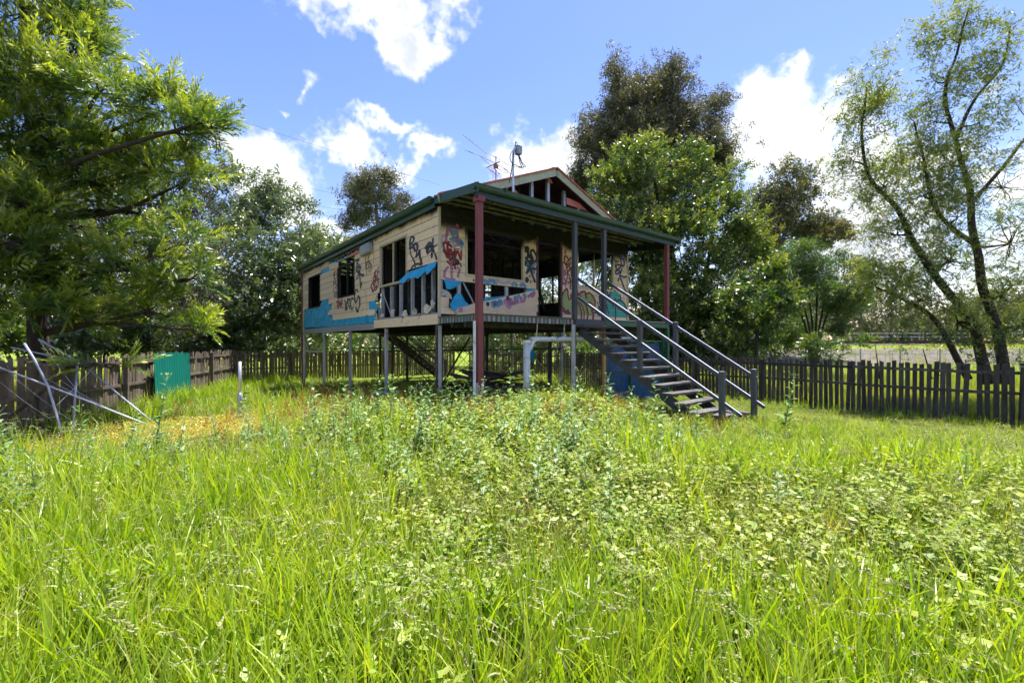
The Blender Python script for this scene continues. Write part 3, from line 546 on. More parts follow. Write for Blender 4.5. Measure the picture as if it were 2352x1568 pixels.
HOLES_B = [(1.0, 2.4, 3.1, 4.3), (3.2, 4.1, 2.0, 4.3), (5.0, 6.3, 2.8, 4.3)]
wall('B', ROWS, (0.03, W - 0.03), HOLES_B, 'scorched_weatherboard')
# small stubs and loose planks left on the front
prism('F', 0.03, 0.25, 2.33, 2.565, 0.020, 0.010).build('weatherboard', 'scorched_weatherboard', house)
prism('F', 0.03, 0.46, 2.17, 2.325, 0.020, 0.010).build('weatherboard', 'scorched_weatherboard', house)
def plank(a, b, w, d, tilt=0.0):
    m = MB(); T = TO['F']
    p, q = Vector((a[0], a[1])), Vector((b[0], b[1])); e = (q - p).normalized(); n = Vector((-e.y, e.x)) * (w / 2)
    c = [(p - n, d), (q - n, d), (q + n, d - tilt), (p + n, d - tilt)]
    vs_ = [T(k.x, dd, k.y) for k, dd in c] + [T(k.x, dd - 0.009, k.y) for k, dd in c]
    m.add(vs_, [(0, 1, 2, 3), (7, 6, 5, 4), (0, 4, 5, 1), (1, 5, 6, 2), (2, 6, 7, 3), (3, 7, 4, 0)])
    m.build('loose_plank', 'weatherboard', house)
plank((0.42, 2.222), (3.05, 2.855), 0.20, 0.060)
plank((0.66, 2.235), (1.28, 2.39), 0.18, 0.072)
plank((0.95, 2.17), (3.06, 2.655), 0.21, 0.045)
plank((1.1, 2.13), (3.06, 2.45), 0.21, 0.032)
plank((1.3, 2.11), (3.06, 2.265), 0.19, 0.022)
# corner stops, bottom board, bearer
for (x, y) in ((0, 0), (W, 0), (0, L), (W, L)):
    sx_, sy_ = (-1 if x == 0 else 1), (-1 if y == 0 else 1)
    MB().box(*sorted((x + sx_ * 0.034, x - sx_ * 0.02)), *sorted((y + sy_ * 0.034, y - sy_ * 0.02)), 1.94, 4.66).build('corner_trim', 'cream_trim', house)
prism('L', 0.035, 3.95, 1.925, 2.165, 0.036, 0.030, 0.012).build('bottom_board', 'weatherboard', house)
MB().box(-0.022, 0.05, 3.96, L + 0.05, 1.89, 2.085).build('floor_bearer', 'zinc', house, bevel=0.006)
MB().box(-0.01, 0.05, 0.02, 3.95, 1.93, 2.17).build('floor_bearer', 'zinc', house)
# floor, joists, far bearers
MB().box(0.06, W - 0.06, 0.06, L - 0.06, 2.12, 2.17).build('floor_sheet', 'char', house)
for k in range(21):
    y = 0.3 + k * 0.59
    MB().box(0.06, W - 0.06, y, y + 0.05, 1.95, 2.115).build('floor_joist', 'char', house)
MB().box(3.5, 3.6, 0.05, L, 1.78, 1.945).build('floor_bearer', 'burnt_steel', house)
MB().box(W - 0.05, W + 0.02, 0.05, L, 1.89, 2.10).build('floor_bearer', 'burnt_steel', house)
MB().box(0.06, W - 0.06, 0.0, 0.05, 1.9, 2.11).build('floor_bearer', 'burnt_steel', house)

# steel studs (each one a part)
def stud(side, a, z0, z1, w=0.075, mat='zinc', d0=-0.005, d1=-0.08):
    T = TO[side]; m = MB()
    p, q = T(a - w / 2, d0, z0), T(a + w / 2, d1, z1)
    m.box(min(p[0], q[0]), max(p[0], q[0]), min(p[1], q[1]), max(p[1], q[1]), z0, z1).build('wall_stud', mat, house)
def brace(side, a, b, mat='zinc', w=0.04, d=0.01):
    T = TO[side]
    MB().bar(T(a[0], d, a[1]), T(b[0], d, b[1]), 0.012, w, up=T(0, 0, 1) if False else (0, 0, 1)).build('diagonal_brace', mat, house)
for a, z1 in ((3.44, 3.1), (2.80, 3.08), (2.18, 3.08), (1.48, 3.36), (0.88, 3.36), (0.37, 3.36), (3.62, 2.5)):
    stud('L', a, 2.17, z1)
MB().box(0.0, 0.08, 0.04, 3.6, 2.168, 2.21).build('bottom_plate', 'zinc', house)
brace('L', (3.35, 3.0), (2.72, 2.23), d=0.004)
for a in (1.72, 2.6, 3.48, 5.72, 6.6, 7.44, 9.78, 11.46):
    stud('L', a, 2.2, 4.6, 0.05, 'burnt_steel', -0.03, -0.082)
for a, z0, z1, mt in ((0.06, 2.17, 2.96, 'zinc'), (0.56, 2.17, 2.96, 'zinc'), (1.22, 2.17, 2.96, 'zinc'), (2.02, 2.17, 2.96, 'zinc'), (2.72, 2.17, 2.96, 'zinc'), (3.06, 2.17, 4.4, 'char'), (4.0, 2.17, 4.4, 'char')):
    stud('F', a, z0, z1, 0.08, mt, -0.02, -0.082)
brace('F', (0.66, 2.95), (1.1, 2.25), d=-0.01)
for a in (0.3, 1.4, 2.8, 3.5, 4.3, 5.05, 5.9, 7.3, 9.2, 10.3, 11.2):
    stud('R', a, 2.17, 4.6, 0.05, 'burnt_steel', -0.02, -0.082)
for a in (0.8, 2.4, 4.2, 5.0, 6.3):
    stud('B', a, 2.17, 4.6, 0.05, 'burnt_steel', -0.02, -0.082)
brace('R', (0.4, 4.4), (1.6, 2.3), 'burnt_steel', d=-0.05)
brace('R', (1.7, 2.4), (0.9, 4.5), 'burnt_steel', d=-0.06)
# burnt partition walls inside
for y, x0, x1, gaps in ((3.9, 0.3, 6.8, ((3.4, 4.4),)), (8.2, 0.3, 6.8, ((1.0, 2.0), (5.2, 6.4)))):
    for k in range(int((x1 - x0) / 0.46)):
        x = x0 + k * 0.46
        MB().box(x, x + 0.045, y, y + 0.075, 2.17, 4.6).build('partition_stud', 'burnt_steel', house)
    MB().box(x0, x1, y, y + 0.075, 3.3, 3.36).build('partition_rail', 'burnt_steel', house)
    pts = [x0] + [g for gg in gaps for g in gg] + [x1]
    for a, b in zip(pts[::2], pts[1::2]):
        MB().box(a, b, y + 0.08, y + 0.1, 2.17, random.uniform(3.6, 4.5)).build('charred_panel', 'char', house)
MB().box(3.5, 3.53, 4.1, 8.1, 2.17, 4.5).build('charred_panel', 'char', house)
MB().box(4.6, 5.6, 3.2, 3.75, 2.17, 3.05).build('kitchen_cupboard', 'burnt_steel', house)

# window and door frames
def frame(side, a0, a1, z0, z1, mat='cream_trim', w=0.05, mull=None):
    m = MB(); T = TO[side]
    def b(p0, p1, q0, q1, d0=-0.04, d1=0.034):
        A, B = T(p0, d0, q0), T(p1, d1, q1)
        m.box(min(A[0], B[0]), max(A[0], B[0]), min(A[1], B[1]), max(A[1], B[1]), q0, q1)
    b(a0 - 0.012, a0 + w, z0 + w, z1 - w); b(a1 - w, a1 + 0.012, z0 + w, z1 - w)
    b(a0 - 0.012, a1 + 0.012, z0 - 0.012, z0 + w); b(a0 - 0.012, a1 + 0.012, z1 - w, z1 + 0.012)
    if mull: b(mull - 0.022, mull + 0.022, z0 + w, z1 - w, -0.03, 0.0)
    m.build('window_frame', mat, house)
frame('L', 1.69, 3.5, 3.12, 4.34, w=0.045, mull=2.63)
frame('L', 5.69, 7.46, 3.10, 4.2, 'char', 0.03)
frame('L', 9.76, 11.48, 2.96, 4.30, 'char', 0.03)
frame('F', 0.71, 2.57, 3.12, 4.33, 'scorched_trim')
frame('F', 4.66, 6.37, 3.14, 4.355, 'scorched_trim', mull=5.45)
MB().box(3.02, 3.09, -0.03, 0.1, 2.17, 4.42).build('door_jamb', 'maroon_post', house)
MB().box(3.97, 4.03, -0.03, 0.1, 2.17, 4.42).build('door_jamb', 'maroon_post', house)
MB().box(3.09, 3.97, 0.0, 0.1, 4.36, 4.42).build('door_head', 'char', house)

# torn tarp, cloth rags
def inpoly(p, poly):
    x, y = p; c = False; n = len(poly)
    for i in range(n):
        (x1, y1), (x2, y2) = poly[i], poly[(i + 1) % n]
        if (y1 > y) != (y2 > y) and x < (x2 - x1) * (y - y1) / (y2 - y1) + x1: c = not c
    return c
def sheet(name, side, poly, depth, amp, mat, step=0.035, curl=0.0, freq=4.0, seed=0.0):
    T = TO[side]
    xs = [p[0] for p in poly]; zs = [p[1] for p in poly]
    nx = int((max(xs) - min(xs)) / step) + 2; nz_ = int((max(zs) - min(zs)) / step) + 2
    ids, vs_, fs_ = {}, [], []
    ztop = max(zs)
    def snap(a, z):
        best, bd = (a, z), step * 0.8
        for k in range(len(poly)):
            (x1, y1), (x2, y2) = poly[k], poly[(k + 1) % len(poly)]
            L2 = (x2 - x1) ** 2 + (y2 - y1) ** 2 or 1e-9
            t = max(0, min(1, ((a - x1) * (x2 - x1) + (z - y1) * (y2 - y1)) / L2)); q = (x1 + t * (x2 - x1), y1 + t * (y2 - y1)); d = math.dist(q, (a, z))
            if d < bd: best, bd = q, d
        return best
    def vid(i, j):
        if (i, j) not in ids:
            a, z = snap(min(xs) + i * step, min(zs) + j * step)
            n = mnoise.noise((a * freq + seed, z * freq, seed)) + 0.5 * mnoise.noise((a * freq * 2.3, z * freq * 2.3 + seed, 3.0)) + 0.6 * abs(mnoise.noise((a * freq * 0.9 + z * 3, z * 1.2, 9 + seed)))
            a2 = a + 0.005 * mnoise.noise((i * 0.7, j * 0.7, seed)); z2 = z + 0.005 * mnoise.noise((i * 0.7, j * 0.7, seed + 5))
            ids[(i, j)] = len(vs_); vs_.append(T(a2, depth + amp * n + curl * (ztop - z), z2))
        return ids[(i, j)]
    for i in range(nx):
        for j in range(nz_):
            c = (min(xs) + (i + 0.5) * step, min(zs) + (j + 0.5) * step)
            if inpoly(c, poly): fs_.append((vid(i, j), vid(i + 1, j), vid(i + 1, j + 1), vid(i, j + 1)))
    return MB().add(vs_, fs_).build(name, mat, house, smooth=True)
sheet('blue_tarp', 'L', [(12.0, 2.96), (9.83, 2.95), (9.47, 3.17), (8.55, 3.17), (8.55, 2.95), (8.12, 2.95), (8.12, 2.73), (8.5, 2.73), (8.5, 2.5), (8.05, 2.5), (8.05, 2.33), (3.9, 2.37), (3.9, 2.10), (8.13, 2.09), (12.5, 2.16), (12.3, 2.5)], 0.01, 0.028, 'tarp', 0.04, freq=3.0)
sheet('blue_tarp', 'L', [(4.34, 2.76), (3.9, 2.75), (3.64, 2.49), (3.84, 2.33), (3.9, 2.5), (4.34, 2.52)], 0.026, 0.02, 'tarp', 0.03, seed=4.1)
sheet('blue_tarp_flap', 'L', [(1.66, 3.30), (0.07, 3.395), (0.07, 3.27), (0.35, 3.10), (0.5, 3.22), (0.8, 3.06), (1.0, 3.12), (1.21, 3.10), (1.4, 3.14), (1.63, 3.02), (1.96, 3.10)], 0.03, 0.03, 'tarp', 0.03, curl=0.35, seed=2.2)
sheet('blue_tarp', 'L', [(9.72, 4.40), (8.48, 4.42), (8.5, 4.23), (9.6, 4.23)], 0.0, 0.012, 'tarp', 0.035, seed=6)
sheet('blue_tarp', 'L', [(8.5, 4.54), (7.5, 4.5), (7.46, 4.29), (8.13, 4.26), (8.45, 4.3)], 0.012, 0.03, 'tarp', 0.035, seed=7)
sheet('blue_tarp', 'L', [(4.95, 4.63), (4.2, 4.62), (4.3, 4.5), (4.9, 4.46)], -0.01, 0.01, 'tarp', 0.035, seed=8)
sheet('blue_tarp_flap', 'F', [(0.1, 2.97), (0.62, 2.97), (0.5, 2.87), (0.3, 2.76), (0.16, 2.73)], 0.03, 0.03, 'tarp', 0.03, curl=0.1, seed=9)
sheet('blue_tarp', 'F', [(0.22, 2.4), (0.3, 2.5), (0.4, 2.66), (0.55, 2.66), (0.66, 2.5), (0.78, 2.40), (0.45, 2.34), (0.38, 2.24), (0.3, 2.28)], 0.085, 0.05, 'tarp', 0.025, seed=11)
sheet('blue_tarp', 'F', [(1.2, 2.5), (1.3, 2.62), (1.7, 2.68), (2.0, 2.72), (1.9, 2.6)], 0.02, 0.03, 'tarp', 0.03, seed=12)
sheet('blue_tarp', 'F', [(2.7, 2.98), (3.06, 2.97), (3.06, 2.9), (2.7, 2.86)], 0.0, 0.01, 'tarp', 0.03, seed=13)
for i, (y, z, w, h) in enumerate(((3.75, 2.28, .30, .22), (3.3, 2.27, .26, .16), (2.55, 2.32, .34, .24), (1.95, 2.16, .16, .3), (1.75, 2.24, .3, .22), (1.2, 2.28, .3, .22), (0.95, 2.12, .14, .26), (0.55, 2.3, .5, .26), (0.25, 2.42, .3, .3), (3.72, 2.82, .2, .18))):
    poly = [(y + w / 2 * math.cos(t) * random.uniform(.7, 1.1), z + h / 2 * math.sin(t) * random.uniform(.7, 1.15)) for t in np.linspace(0, 2 * math.pi, 9)[:-1]]
    sheet('cloth_rag', 'L', poly, 0.03, 0.05, 'rag', 0.025, freq=9, seed=20 + i)
sheet('cloth_rag', 'F', [(0.03, 2.74), (0.2, 2.72), (0.3, 2.62), (0.33, 2.5), (0.24, 2.56), (0.03, 2.6)], 0.03, 0.03, 'rag', 0.025, freq=8, seed=40)
# displaced board by the window
MB().bar((-0.05, 8.35, 4.37), (-0.05, 7.3, 4.30), 0.012, 0.2, up=(0, 0.06, 1)).build('loose_plank', 'weatherboard', house)
MB().bar((-0.045, 6.05, 4.44), (-0.045, 4.15, 4.47), 0.012, 0.09).build('loose_plank', 'pink_board', house)

# burnt wires and strips hanging inside the openings
for i in range(16):
    x, y = random.uniform(.5, 6.6), random.uniform(.4, 3.6); l = random.uniform(.3, 1.2)
    MB().tube(smoothpath([(x, y, 4.62), (x + random.uniform(-.1, .1), y, 4.62 - l * .5), (x + random.uniform(-.25, .25), y + random.uniform(-.1, .1), 4.62 - l)], 4), .006, 4).build('hanging_wire', 'cable', house)
for i in range(7):
    x, y = random.uniform(.8, 6.2), random.uniform(.8, 3.4)
    MB().bar((x, y, 4.6), (x + random.uniform(-.8, .8), y + random.uniform(-.5, .5), random.uniform(2.4, 3.6)), .05, .09).build('fallen_rafter', 'char', house)
# graffiti painted on the boards
def ribbon(m, al, side, pts, w, off, depthf, kx=1.0):
    T = TO[side]
    P2 = [Vector((p[0], p[1], 0)) for p in pts]
    P2 = smoothpath(P2, 5) if len(P2) > 2 else [P2[0].lerp(P2[1], t) for t in np.linspace(0, 1, 6)]
    d0 = (P2[0] - P2[1]).normalized() * w * 0.35; d1 = (P2[-1] - P2[-2]).normalized() * w * 0.35
    P2 = [P2[0] + d0] + P2 + [P2[-1] + d1]
    k0 = len(m.v); vs_, fs_, aa = [], [], []
    offs = (-0.66, -0.46, 0.0, 0.46, 0.66); ao = (0, 1, 1, 1, 0)
    for i, p in enumerate(P2):
        e = (P2[min(i + 1, len(P2) - 1)] - P2[max(i - 1, 0)]).normalized(); n = Vector((-e.y * kx, e.x, 0))
        end = 0.0 if i in (0, len(P2) - 1) else 1.0
        for o_, a_ in zip(offs, ao):
            q = p + n * (o_ * w)
            vs_.append(T(q.x, depthf(q.y) + off, q.y)); aa.append(a_ * end)
    for i in range(len(P2) - 1):
        for j in range(4):
            fs_.append((i * 5 + j, i * 5 + j + 1, i * 5 + j + 6, i * 5 + j + 5))
    return vs_, fs_, aa
def clipz(poly, z0, z1):
    for zz, s in ((z0, 1), (z1, -1)):
        out = []
        for i in range(len(poly)):
            a, b = poly[i], poly[(i + 1) % len(poly)]
            ia, ib = s * (a[1] - zz) >= 0, s * (b[1] - zz) >= 0
            if ia: out.append(a)
            if ia != ib:
                t = (zz - a[1]) / (b[1] - a[1]); out.append((a[0] + t * (b[0] - a[0]), zz))
        poly = out
        if len(poly) < 3: return []
    return poly
def paint(key, items):
    side, nm = key.split('|')
    df = dep
    if side == 'P': side, df = 'F', (lambda z: 0.061)
    m = MB(); al = []; mats = []
    for i, (c, w, pts) in enumerate(items):
        mn = 'spray_' + c
        if mn not in mats: mats.append(mn)
        mi = mats.index(mn); off = 0.0022 + 0.0004 * i
        if c.isupper():
            for zb, zt in ROWS:
                q = clipz(pts, max(zb, 2.17) + 0.002, zt - 0.002)
                if len(q) > 2:
                    m.add([TO[side](a, 0.022 - 0.016 * (z - zb) / ROWH + off, z) for a, z in q], [tuple(range(len(q)))], mi); al += [1] * len(q)
        elif len(pts) == 2 and math.dist(*pts) < 0.5 * w:
            cx, cz = (pts[0][0] + pts[1][0]) / 2, (pts[0][1] + pts[1][1]) / 2
            vs_ = [TO[side](cx, df(cz) + off + 0.004, cz)]; aa = [1]
            for rr, a_ in ((0.5, 1), (0.78, 0)):
                for t in np.linspace(0, 2 * math.pi, 15)[:-1]:
                    z = cz + rr * w * math.sin(t); vs_.append(TO[side](cx + rr * w * 0.85 * math.cos(t), df(z) + off + 0.004, z)); aa.append(a_)
            fs_ = [(0, 1 + k, 1 + (k + 1) % 14) for k in range(14)] + [(1 + k, 15 + k, 15 + (k + 1) % 14, 1 + (k + 1) % 14) for k in range(14)]
            m.add(vs_, fs_, mi); al += aa
        else:
            vs_, fs_, aa = ribbon(m, al, side, pts, w * (1.6 if key[0] == 'L' else 1.5), off, df, 2.2 if key[0] == 'L' else 1.2); m.add(vs_, fs_, mi); al += aa
    o = m.build('graffiti', mats, house, label=nm.replace('_', ' '))
    a = o.data.attributes.new('alpha', 'FLOAT', 'POINT'); a.data.foreach_set('value', [float(x) for x in al])
for k_, v_ in GRAFFITI.items(): paint(k_, v_)

# meter box and cables on the side wall
mb_ = MB().box(-0.15, -0.03, 4.08, 4.85, 4.24, 4.55).build('meter_box', 'box_grey', house, bevel=0.01)
MB().box(-0.157, -0.15, 4.12, 4.46, 4.27, 4.52).build('door', 'zinc', mb_)
def cable(pts, r=0.007, parent=house, name='cable', mat='cable', n=5):
    MB().tube(smoothpath(pts, 6), r, n).build(name, mat, parent, smooth=True)
X0 = -0.035
cable([(X0, 4.66, 4.26), (X0, 4.62, 4.0), (X0, 4.6, 3.8), (X0, 4.53, 3.6)])
cable([(X0, 4.3, 4.24), (X0, 4.42, 4.1), (X0 - .02, 4.3, 3.98), (X0, 4.12, 3.85), (X0, 4.2, 3.68), (X0, 4.38, 3.68)])
for k, (cy, cz, rr) in enumerate(((4.42, 3.92, .15), (4.36, 3.85, .17), (4.44, 3.87, .13))):
    cable([(X0 - 0.01 * k, cy + rr * math.cos(t), cz + rr * 0.75 * math.sin(t)) for t in np.linspace(0, 6.6, 14)], 0.006)
cable([(X0, 4.5, 4.55), (X0 - .06, 4.45, 4.66), (X0 - .03, 4.2, 4.66), (X0, 4.12, 4.55)], 0.009)
cable([(X0, 4.0, 4.5), (X0, 3.95, 4.2), (X0, 3.98, 3.9)], 0.004)
for yy in (0.4, 0.62):
    cable([(0.0, yy, 3.0), (-0.03, yy + .06, 2.8), (-0.02, yy - .08, 2.6), (-0.05, yy, 2.4), (-0.03, yy + .1, 2.3)], 0.005)

# ---- roof
RZ, EZ, EX = 6.33, 4.83, -0.18
def corrug(name, f, n_len, period, amp, ends, mat, parent):
    """f(s, t): point at s along the ribs' crosswise direction, t in 0..1 down the slope"""
    N_ = max(4, int(n_len / period * 4)); vs_, fs_ = [], []
    for i in range(N_ + 1):
        s = n_len * i / N_
        wv = amp * math.sin(2 * math.pi * s / period)
        for t in ends:
            p = f(s, t); vs_.append((p[0], p[1], p[2] + wv))
    k = len(ends)
    for i in range(N_):
        for j in range(k - 1): fs_.append((i * k + j, i * k + j + 1, (i + 1) * k + j + 1, (i + 1) * k + j))
    return MB().add(vs_, fs_).build(name, mat, parent, smooth=True)
nsh = 16
for k in range(nsh):
    y0 = -0.22 + k * (13.0 / nsh)
    for sgn in (0, 1):
        fx = (lambda s, t, y0=y0: (3.55 + (EX - 3.55) * t, y0 + s, RZ + (EZ - RZ) * t)) if sgn == 0 else (lambda s, t, y0=y0: (3.55 + (W - EX - 3.55) * t, y0 + s, RZ + (EZ - RZ) * t))
        corrug('roof_sheet', fx, 13.0 / nsh - 0.002, 0.076, 0.009, (0, 0.5, 1), 'roof_iron', house)
MB().bar((3.55, -0.26, RZ + 0.03), (3.55, 12.8, RZ + 0.03), 0.22, 0.025).build('ridge_cap', 'terracotta', house)
for s in (-1, 1):
    xe = 3.55 + s * 3.72; ze = EZ - 0.0
    MB().bar((3.55, -0.26, RZ - 0.085), (xe, -0.26, ze - 0.085), 0.03, 0.19).build('barge_board', 'barge_paint', house)
    MB().bar((3.55, -0.27, RZ + 0.035), (xe, -0.27, ze + 0.035), 0.10, 0.035).build('barge_capping', 'terracotta', house)
    MB().bar((3.55, 12.8, RZ - 0.08), (xe, 12.8, ze - 0.08), 0.03, 0.19).build('barge_board', 'barge_paint', house)
def gutter(name, p, q, out, mat, h=0.12, w=0.11):
    """quad-profile gutter; out = outward unit vector"""
    p, q, o = Vector(p), Vector(q), Vector(out)
    prof = [(0, h * 0.95), (0, 0), (w * 0.55, 0), (w * 0.9, h * 0.3), (w, h * 0.75), (w * 1.08, h), (w * 0.9, h), (w * 0.82, h * 0.75), (w * 0.75, h * 0.36), (w * 0.5, 0.012), (0.012, 0.012), (0.012, h * 0.95)]
    vs_ = [e + o * a + Vector((0, 0, b)) for e in (p, q) for a, b in prof]
    n = len(prof)
    MB().add(vs_, [(i, (i + 1) % n, n + (i + 1) % n, n + i) for i in range(n)] + [tuple(range(6))[::-1], tuple(n + i for i in range(6))]).build(name, mat, house)
gutter('gutter', (-0.12, 0.05, 4.755), (-0.12, 12.75, 4.755), (-1, 0, 0), 'green_gutter', 0.13)
MB().box(-0.119, -0.095, 0.02, 12.75, 4.64, 4.885).build('fascia', 'green_gutter', house)
MB().box(-0.094, 0.02, 0.02, 12.7, 4.655, 4.665).build('soffit', 'char', house)
MB().box(W + 0.095, W + 0.119, 0.02, 12.75, 4.64, 4.885).build('fascia', 'green_gutter', house)
# trusses
for k in range(12):
    y = 0.16 + k * 1.1
    m = MB()
    m.bar((0.0, y, 4.645), (7.1, y, 4.645), 0.045, 0.075)
    m.bar((-0.05, y, 4.80), (3.55, y, 6.24), 0.045, 0.075); m.bar((7.15, y, 4.80), (3.55, y, 6.24), 0.045, 0.075)
    for a, b in (((0.9, 4.66), (0.9, 5.15)), ((0.9, 5.12), (2.0, 4.66)), ((2.0, 4.66), (2.0, 5.6)), ((2.0, 5.55), (3.55, 4.66)), ((3.55, 4.66), (3.55, 6.2)), ((3.55, 4.66), (5.1, 5.55)), ((5.1, 4.66), (5.1, 5.6)), ((5.1, 4.66), (6.2, 5.12)), ((6.2, 4.66), (6.2, 5.15))):
        m.bar((a[0], y, a[1]), (b[0], y, b[1]), 0.035, 0.04)
    m.build('roof_truss', 'burnt_steel', house)
# wall girder seen in the gap under the eave
m = MB(); m.bar((0.03, 3.9, 4.47), (0.03, 8.6, 4.47), 0.05, 0.04); m.bar((0.03, 3.9, 4.64), (0.03, 8.6, 4.64), 0.05, 0.04)
for k in range(12):
    y = 4.0 + k * 0.38
    m.bar((0.03, y, 4.48 if k % 2 else 4.63), (0.03, y + 0.38, 4.63 if k % 2 else 4.48), 0.03, 0.03)
m.build('wall_girder', 'zinc', house)
# gable studs and the last gable boards
for x, z1 in ((2.86, 5.9), (3.475, 6.13), (4.12, 5.92), (4.71, 5.66), (2.2, 5.6), (5.3, 5.4)):
    MB().box(x - 0.045, x + 0.045, -0.03, 0.06, 4.7, z1).build('gable_stud', 'zinc', house)
def gboard(pts):
    n = len(pts)
    MB().add([(x, -0.05, z) for x, z in pts] + [(x, -0.04, z) for x, z in pts], [tuple(range(n)), tuple(range(2 * n - 1, n - 1, -1))] + [(i, i + n, (i + 1) % n + n, (i + 1) % n) for i in range(n)]).build('gable_board', 'pink_board', house)
gboard([(4.17, 5.53), (5.12, 5.49), (4.72, 5.68), (4.17, 5.73)]); gboard([(3.42, 6.02), (3.62, 6.0), (3.55, 6.12), (3.45, 6.12)]); gboard([(2.2, 5.4), (2.3, 5.37), (2.33, 5.48), (2.24, 5.55)])
gboard([(5.05, 5.3), (5.6, 5.12), (5.5, 5.32), (5.12, 5.48)])

# ---- verandah
for k in range(9):
    x0 = -0.13 + k * (7.42 / 9)
    corrug('verandah_roof_sheet', lambda s, t, x0=x0: (x0 + s, 0.05 - 1.8 * t, 4.845 - 0.19 * t), 7.42 / 9 - 0.002, 0.076, 0.008, (0, 1), 'sooty_iron', house)
gutter('verandah_gutter', (-0.22, -1.72, 4.565), (7.36, -1.72, 4.565), (0, -1, 0), 'green_gutter', 0.115, 0.10)
MB().box(-0.12, 7.25, -1.715, -1.66, 4.43, 4.60).build('verandah_beam', 'dark_green_beam', house)
MB().bar((-0.135, 0.0, 4.80), (-0.135, -1.80, 4.61), 0.03, 0.19).build('end_barge', 'green_gutter', house)
MB().bar((7.27, 0.0, 4.78), (7.27, -1.80, 4.59), 0.03, 0.17).build('end_barge', 'dark_green_beam', house)
for y, z in ((-1.35, 4.615), (-0.95, 4.655), (-0.5, 4.70), (-0.12, 4.735)):
    MB().box(-0.1, 7.24, y - 0.016, y + 0.016, z, z + 0.05).build('purlin', 'purlin_paint', house)
MB().box(0.02, 7.1, -0.06, -0.036, 4.44, 4.70).build('wall_plate', 'char', house)
MB().bar((7.2, -1.64, 4.44), (7.12, -0.05, 4.60), 0.02, 0.14).build('end_barge', 'char', house)
# deck
MB().box(-0.04, 6.95, -1.62, -0.04, 2.062, 2.082).build('deck_sheet', 'deck_wood', house)
corrug('deck_underside', lambda s, t: (-0.02 + s, -1.6 + 1.56 * t, 2.0), 6.95, 0.19, 0.02, (0, 1), 'burnt_steel', house)
def deck_edge(x0, x1, y0, y1, z0, z1):
    L_ = math.hypot(x1 - x0, y1 - y0); n = int(L_ / 0.031); vs_, fs_ = [], []
    nx_, ny_ = (y1 - y0) / L_, -(x1 - x0) / L_
    for i in range(n + 1):
        t = i / n; o_ = 0.012 if (i // 2) % 2 else 0.0
        x, y = x0 + (x1 - x0) * t + nx_ * o_, y0 + (y1 - y0) * t + ny_ * o_
        vs_ += [(x, y, z0), (x, y, z1)]
    fs_ = [(2 * i, 2 * i + 2, 2 * i + 3, 2 * i + 1) for i in range(n)]
    MB().add(vs_, fs_).build('deck_edge', 'deck_edge', house)
deck_edge(-0.03, 2.82, -1.625, -1.625, 1.935, 2.058)
deck_edge(-0.045, -0.045, -0.04, -1.62, 1.935, 2.058)
MB().box(-0.06, 2.86, -1.65, -1.56, 2.083, 2.098).build('deck_lip', 'deck_wood', house)
MB().box(-0.065, 0.02, -1.55, -0.04, 2.083, 2.096).build('deck_lip', 'deck_wood', house)
MB().box(2.84, 3.98, -1.66, -1.60, 1.93, 2.06).build('deck_beam', 'slate_paint', house)
MB().box(3.99, 6.93, -1.66, -1.60, 1.93, 2.055).build('deck_beam', 'green_paint', house)
MB().box(6.87, 6.93, -1.59, -0.03, 1.93, 2.055).build('deck_beam', 'green_paint', house)
MB().box(3.98, 6.95, -1.67, -1.58, 2.084, 2.10).build('deck_flashing', 'bright_zinc', house)
for y in (-1.1, -0.55):
    MB().box(0.0, 6.9, y - 0.04, y + 0.04, 1.83, 1.97).build('deck_bearer', 'burnt_steel', house)
# posts
def post(x, y, z0, z1, w, mat, name='stump', d=None):
    d = d or w
    o = MB().box(x - w / 2, x + w / 2, y - d / 2, y + d / 2, z0, z1).build(name, mat, house, bevel=0.004)
    return o
rp = post(0.0, -1.64, hground(0, -1.64) - 0.1, 4.53, 0.125, 'red_post', 'verandah_post')
MB().box(-0.09, 0.09, -1.735, -1.55, 4.36, 4.48).build('post_collar', 'red_post', rp)
MB().box(-0.068, -0.0645, -1.70, -1.585, 0.42, 0.68).add([(0.0, -1.7055, 0.44), (0.066, -1.7055, 0.44), (0.066, -1.7055, 0.72), (0.02, -1.7055, 0.66)], [(0, 1, 2, 3)]).build('paper_notice', 'paper', rp)
post(-0.13, -1.66, hground(0, -1.6) - 0.1, 1.935, 0.045, 'white_post', 'stump')
post(0.12, -1.58, hground(0, -1.6) - 0.1, 1.935, 0.06, 'char', 'stump')
post(2.82, -1.64, 2.06, 4.45, 0.105, 'slate_paint', 'verandah_post')
post(3.92, -1.64, 2.06, 4.45, 0.105, 'slate_paint', 'verandah_post')
post(6.84, -1.64, 2.06, 4.45, 0.115, 'red_post', 'verandah_post')
post(0.0, 12.55, hground(0, 12.5) - 0.1, 4.72, 0.11, 'red_post', 'verandah_post')
post(2.79, -1.63, hground(2.8, -1.6) - 0.1, 1.93, 0.075, 'white_post')
post(2.88, -1.60, hground(2.8, -1.6) - 0.1, 1.93, 0.05, 'maroon_post')
post(3.92, -1.64, hground(3.9, -1.6) - 0.1, 1.93, 0.075, 'yellow_pole')
post(4.03, -1.6, hground(3.9, -1.6) - 0.1, 1.93, 0.06, 'green_paint')
post(6.89, -1.63, hground(6.9, -1.6) - 0.1, 1.93, 0.09, 'green_paint')
for y in (0.0, 3.08, 6.16, 9.23, 12.32):
    for x in (0.0, 3.55, W):
        mt = 'bright_zinc' if x == 0 and y > 0 else ('white_post' if x == 0 else ('zinc' if x == W else 'burnt_steel'))
        post(x, y, hground(x, y) - 0.1, 1.89 if x != 3.55 else 1.78, 0.085, mt, 'stump', 0.075)
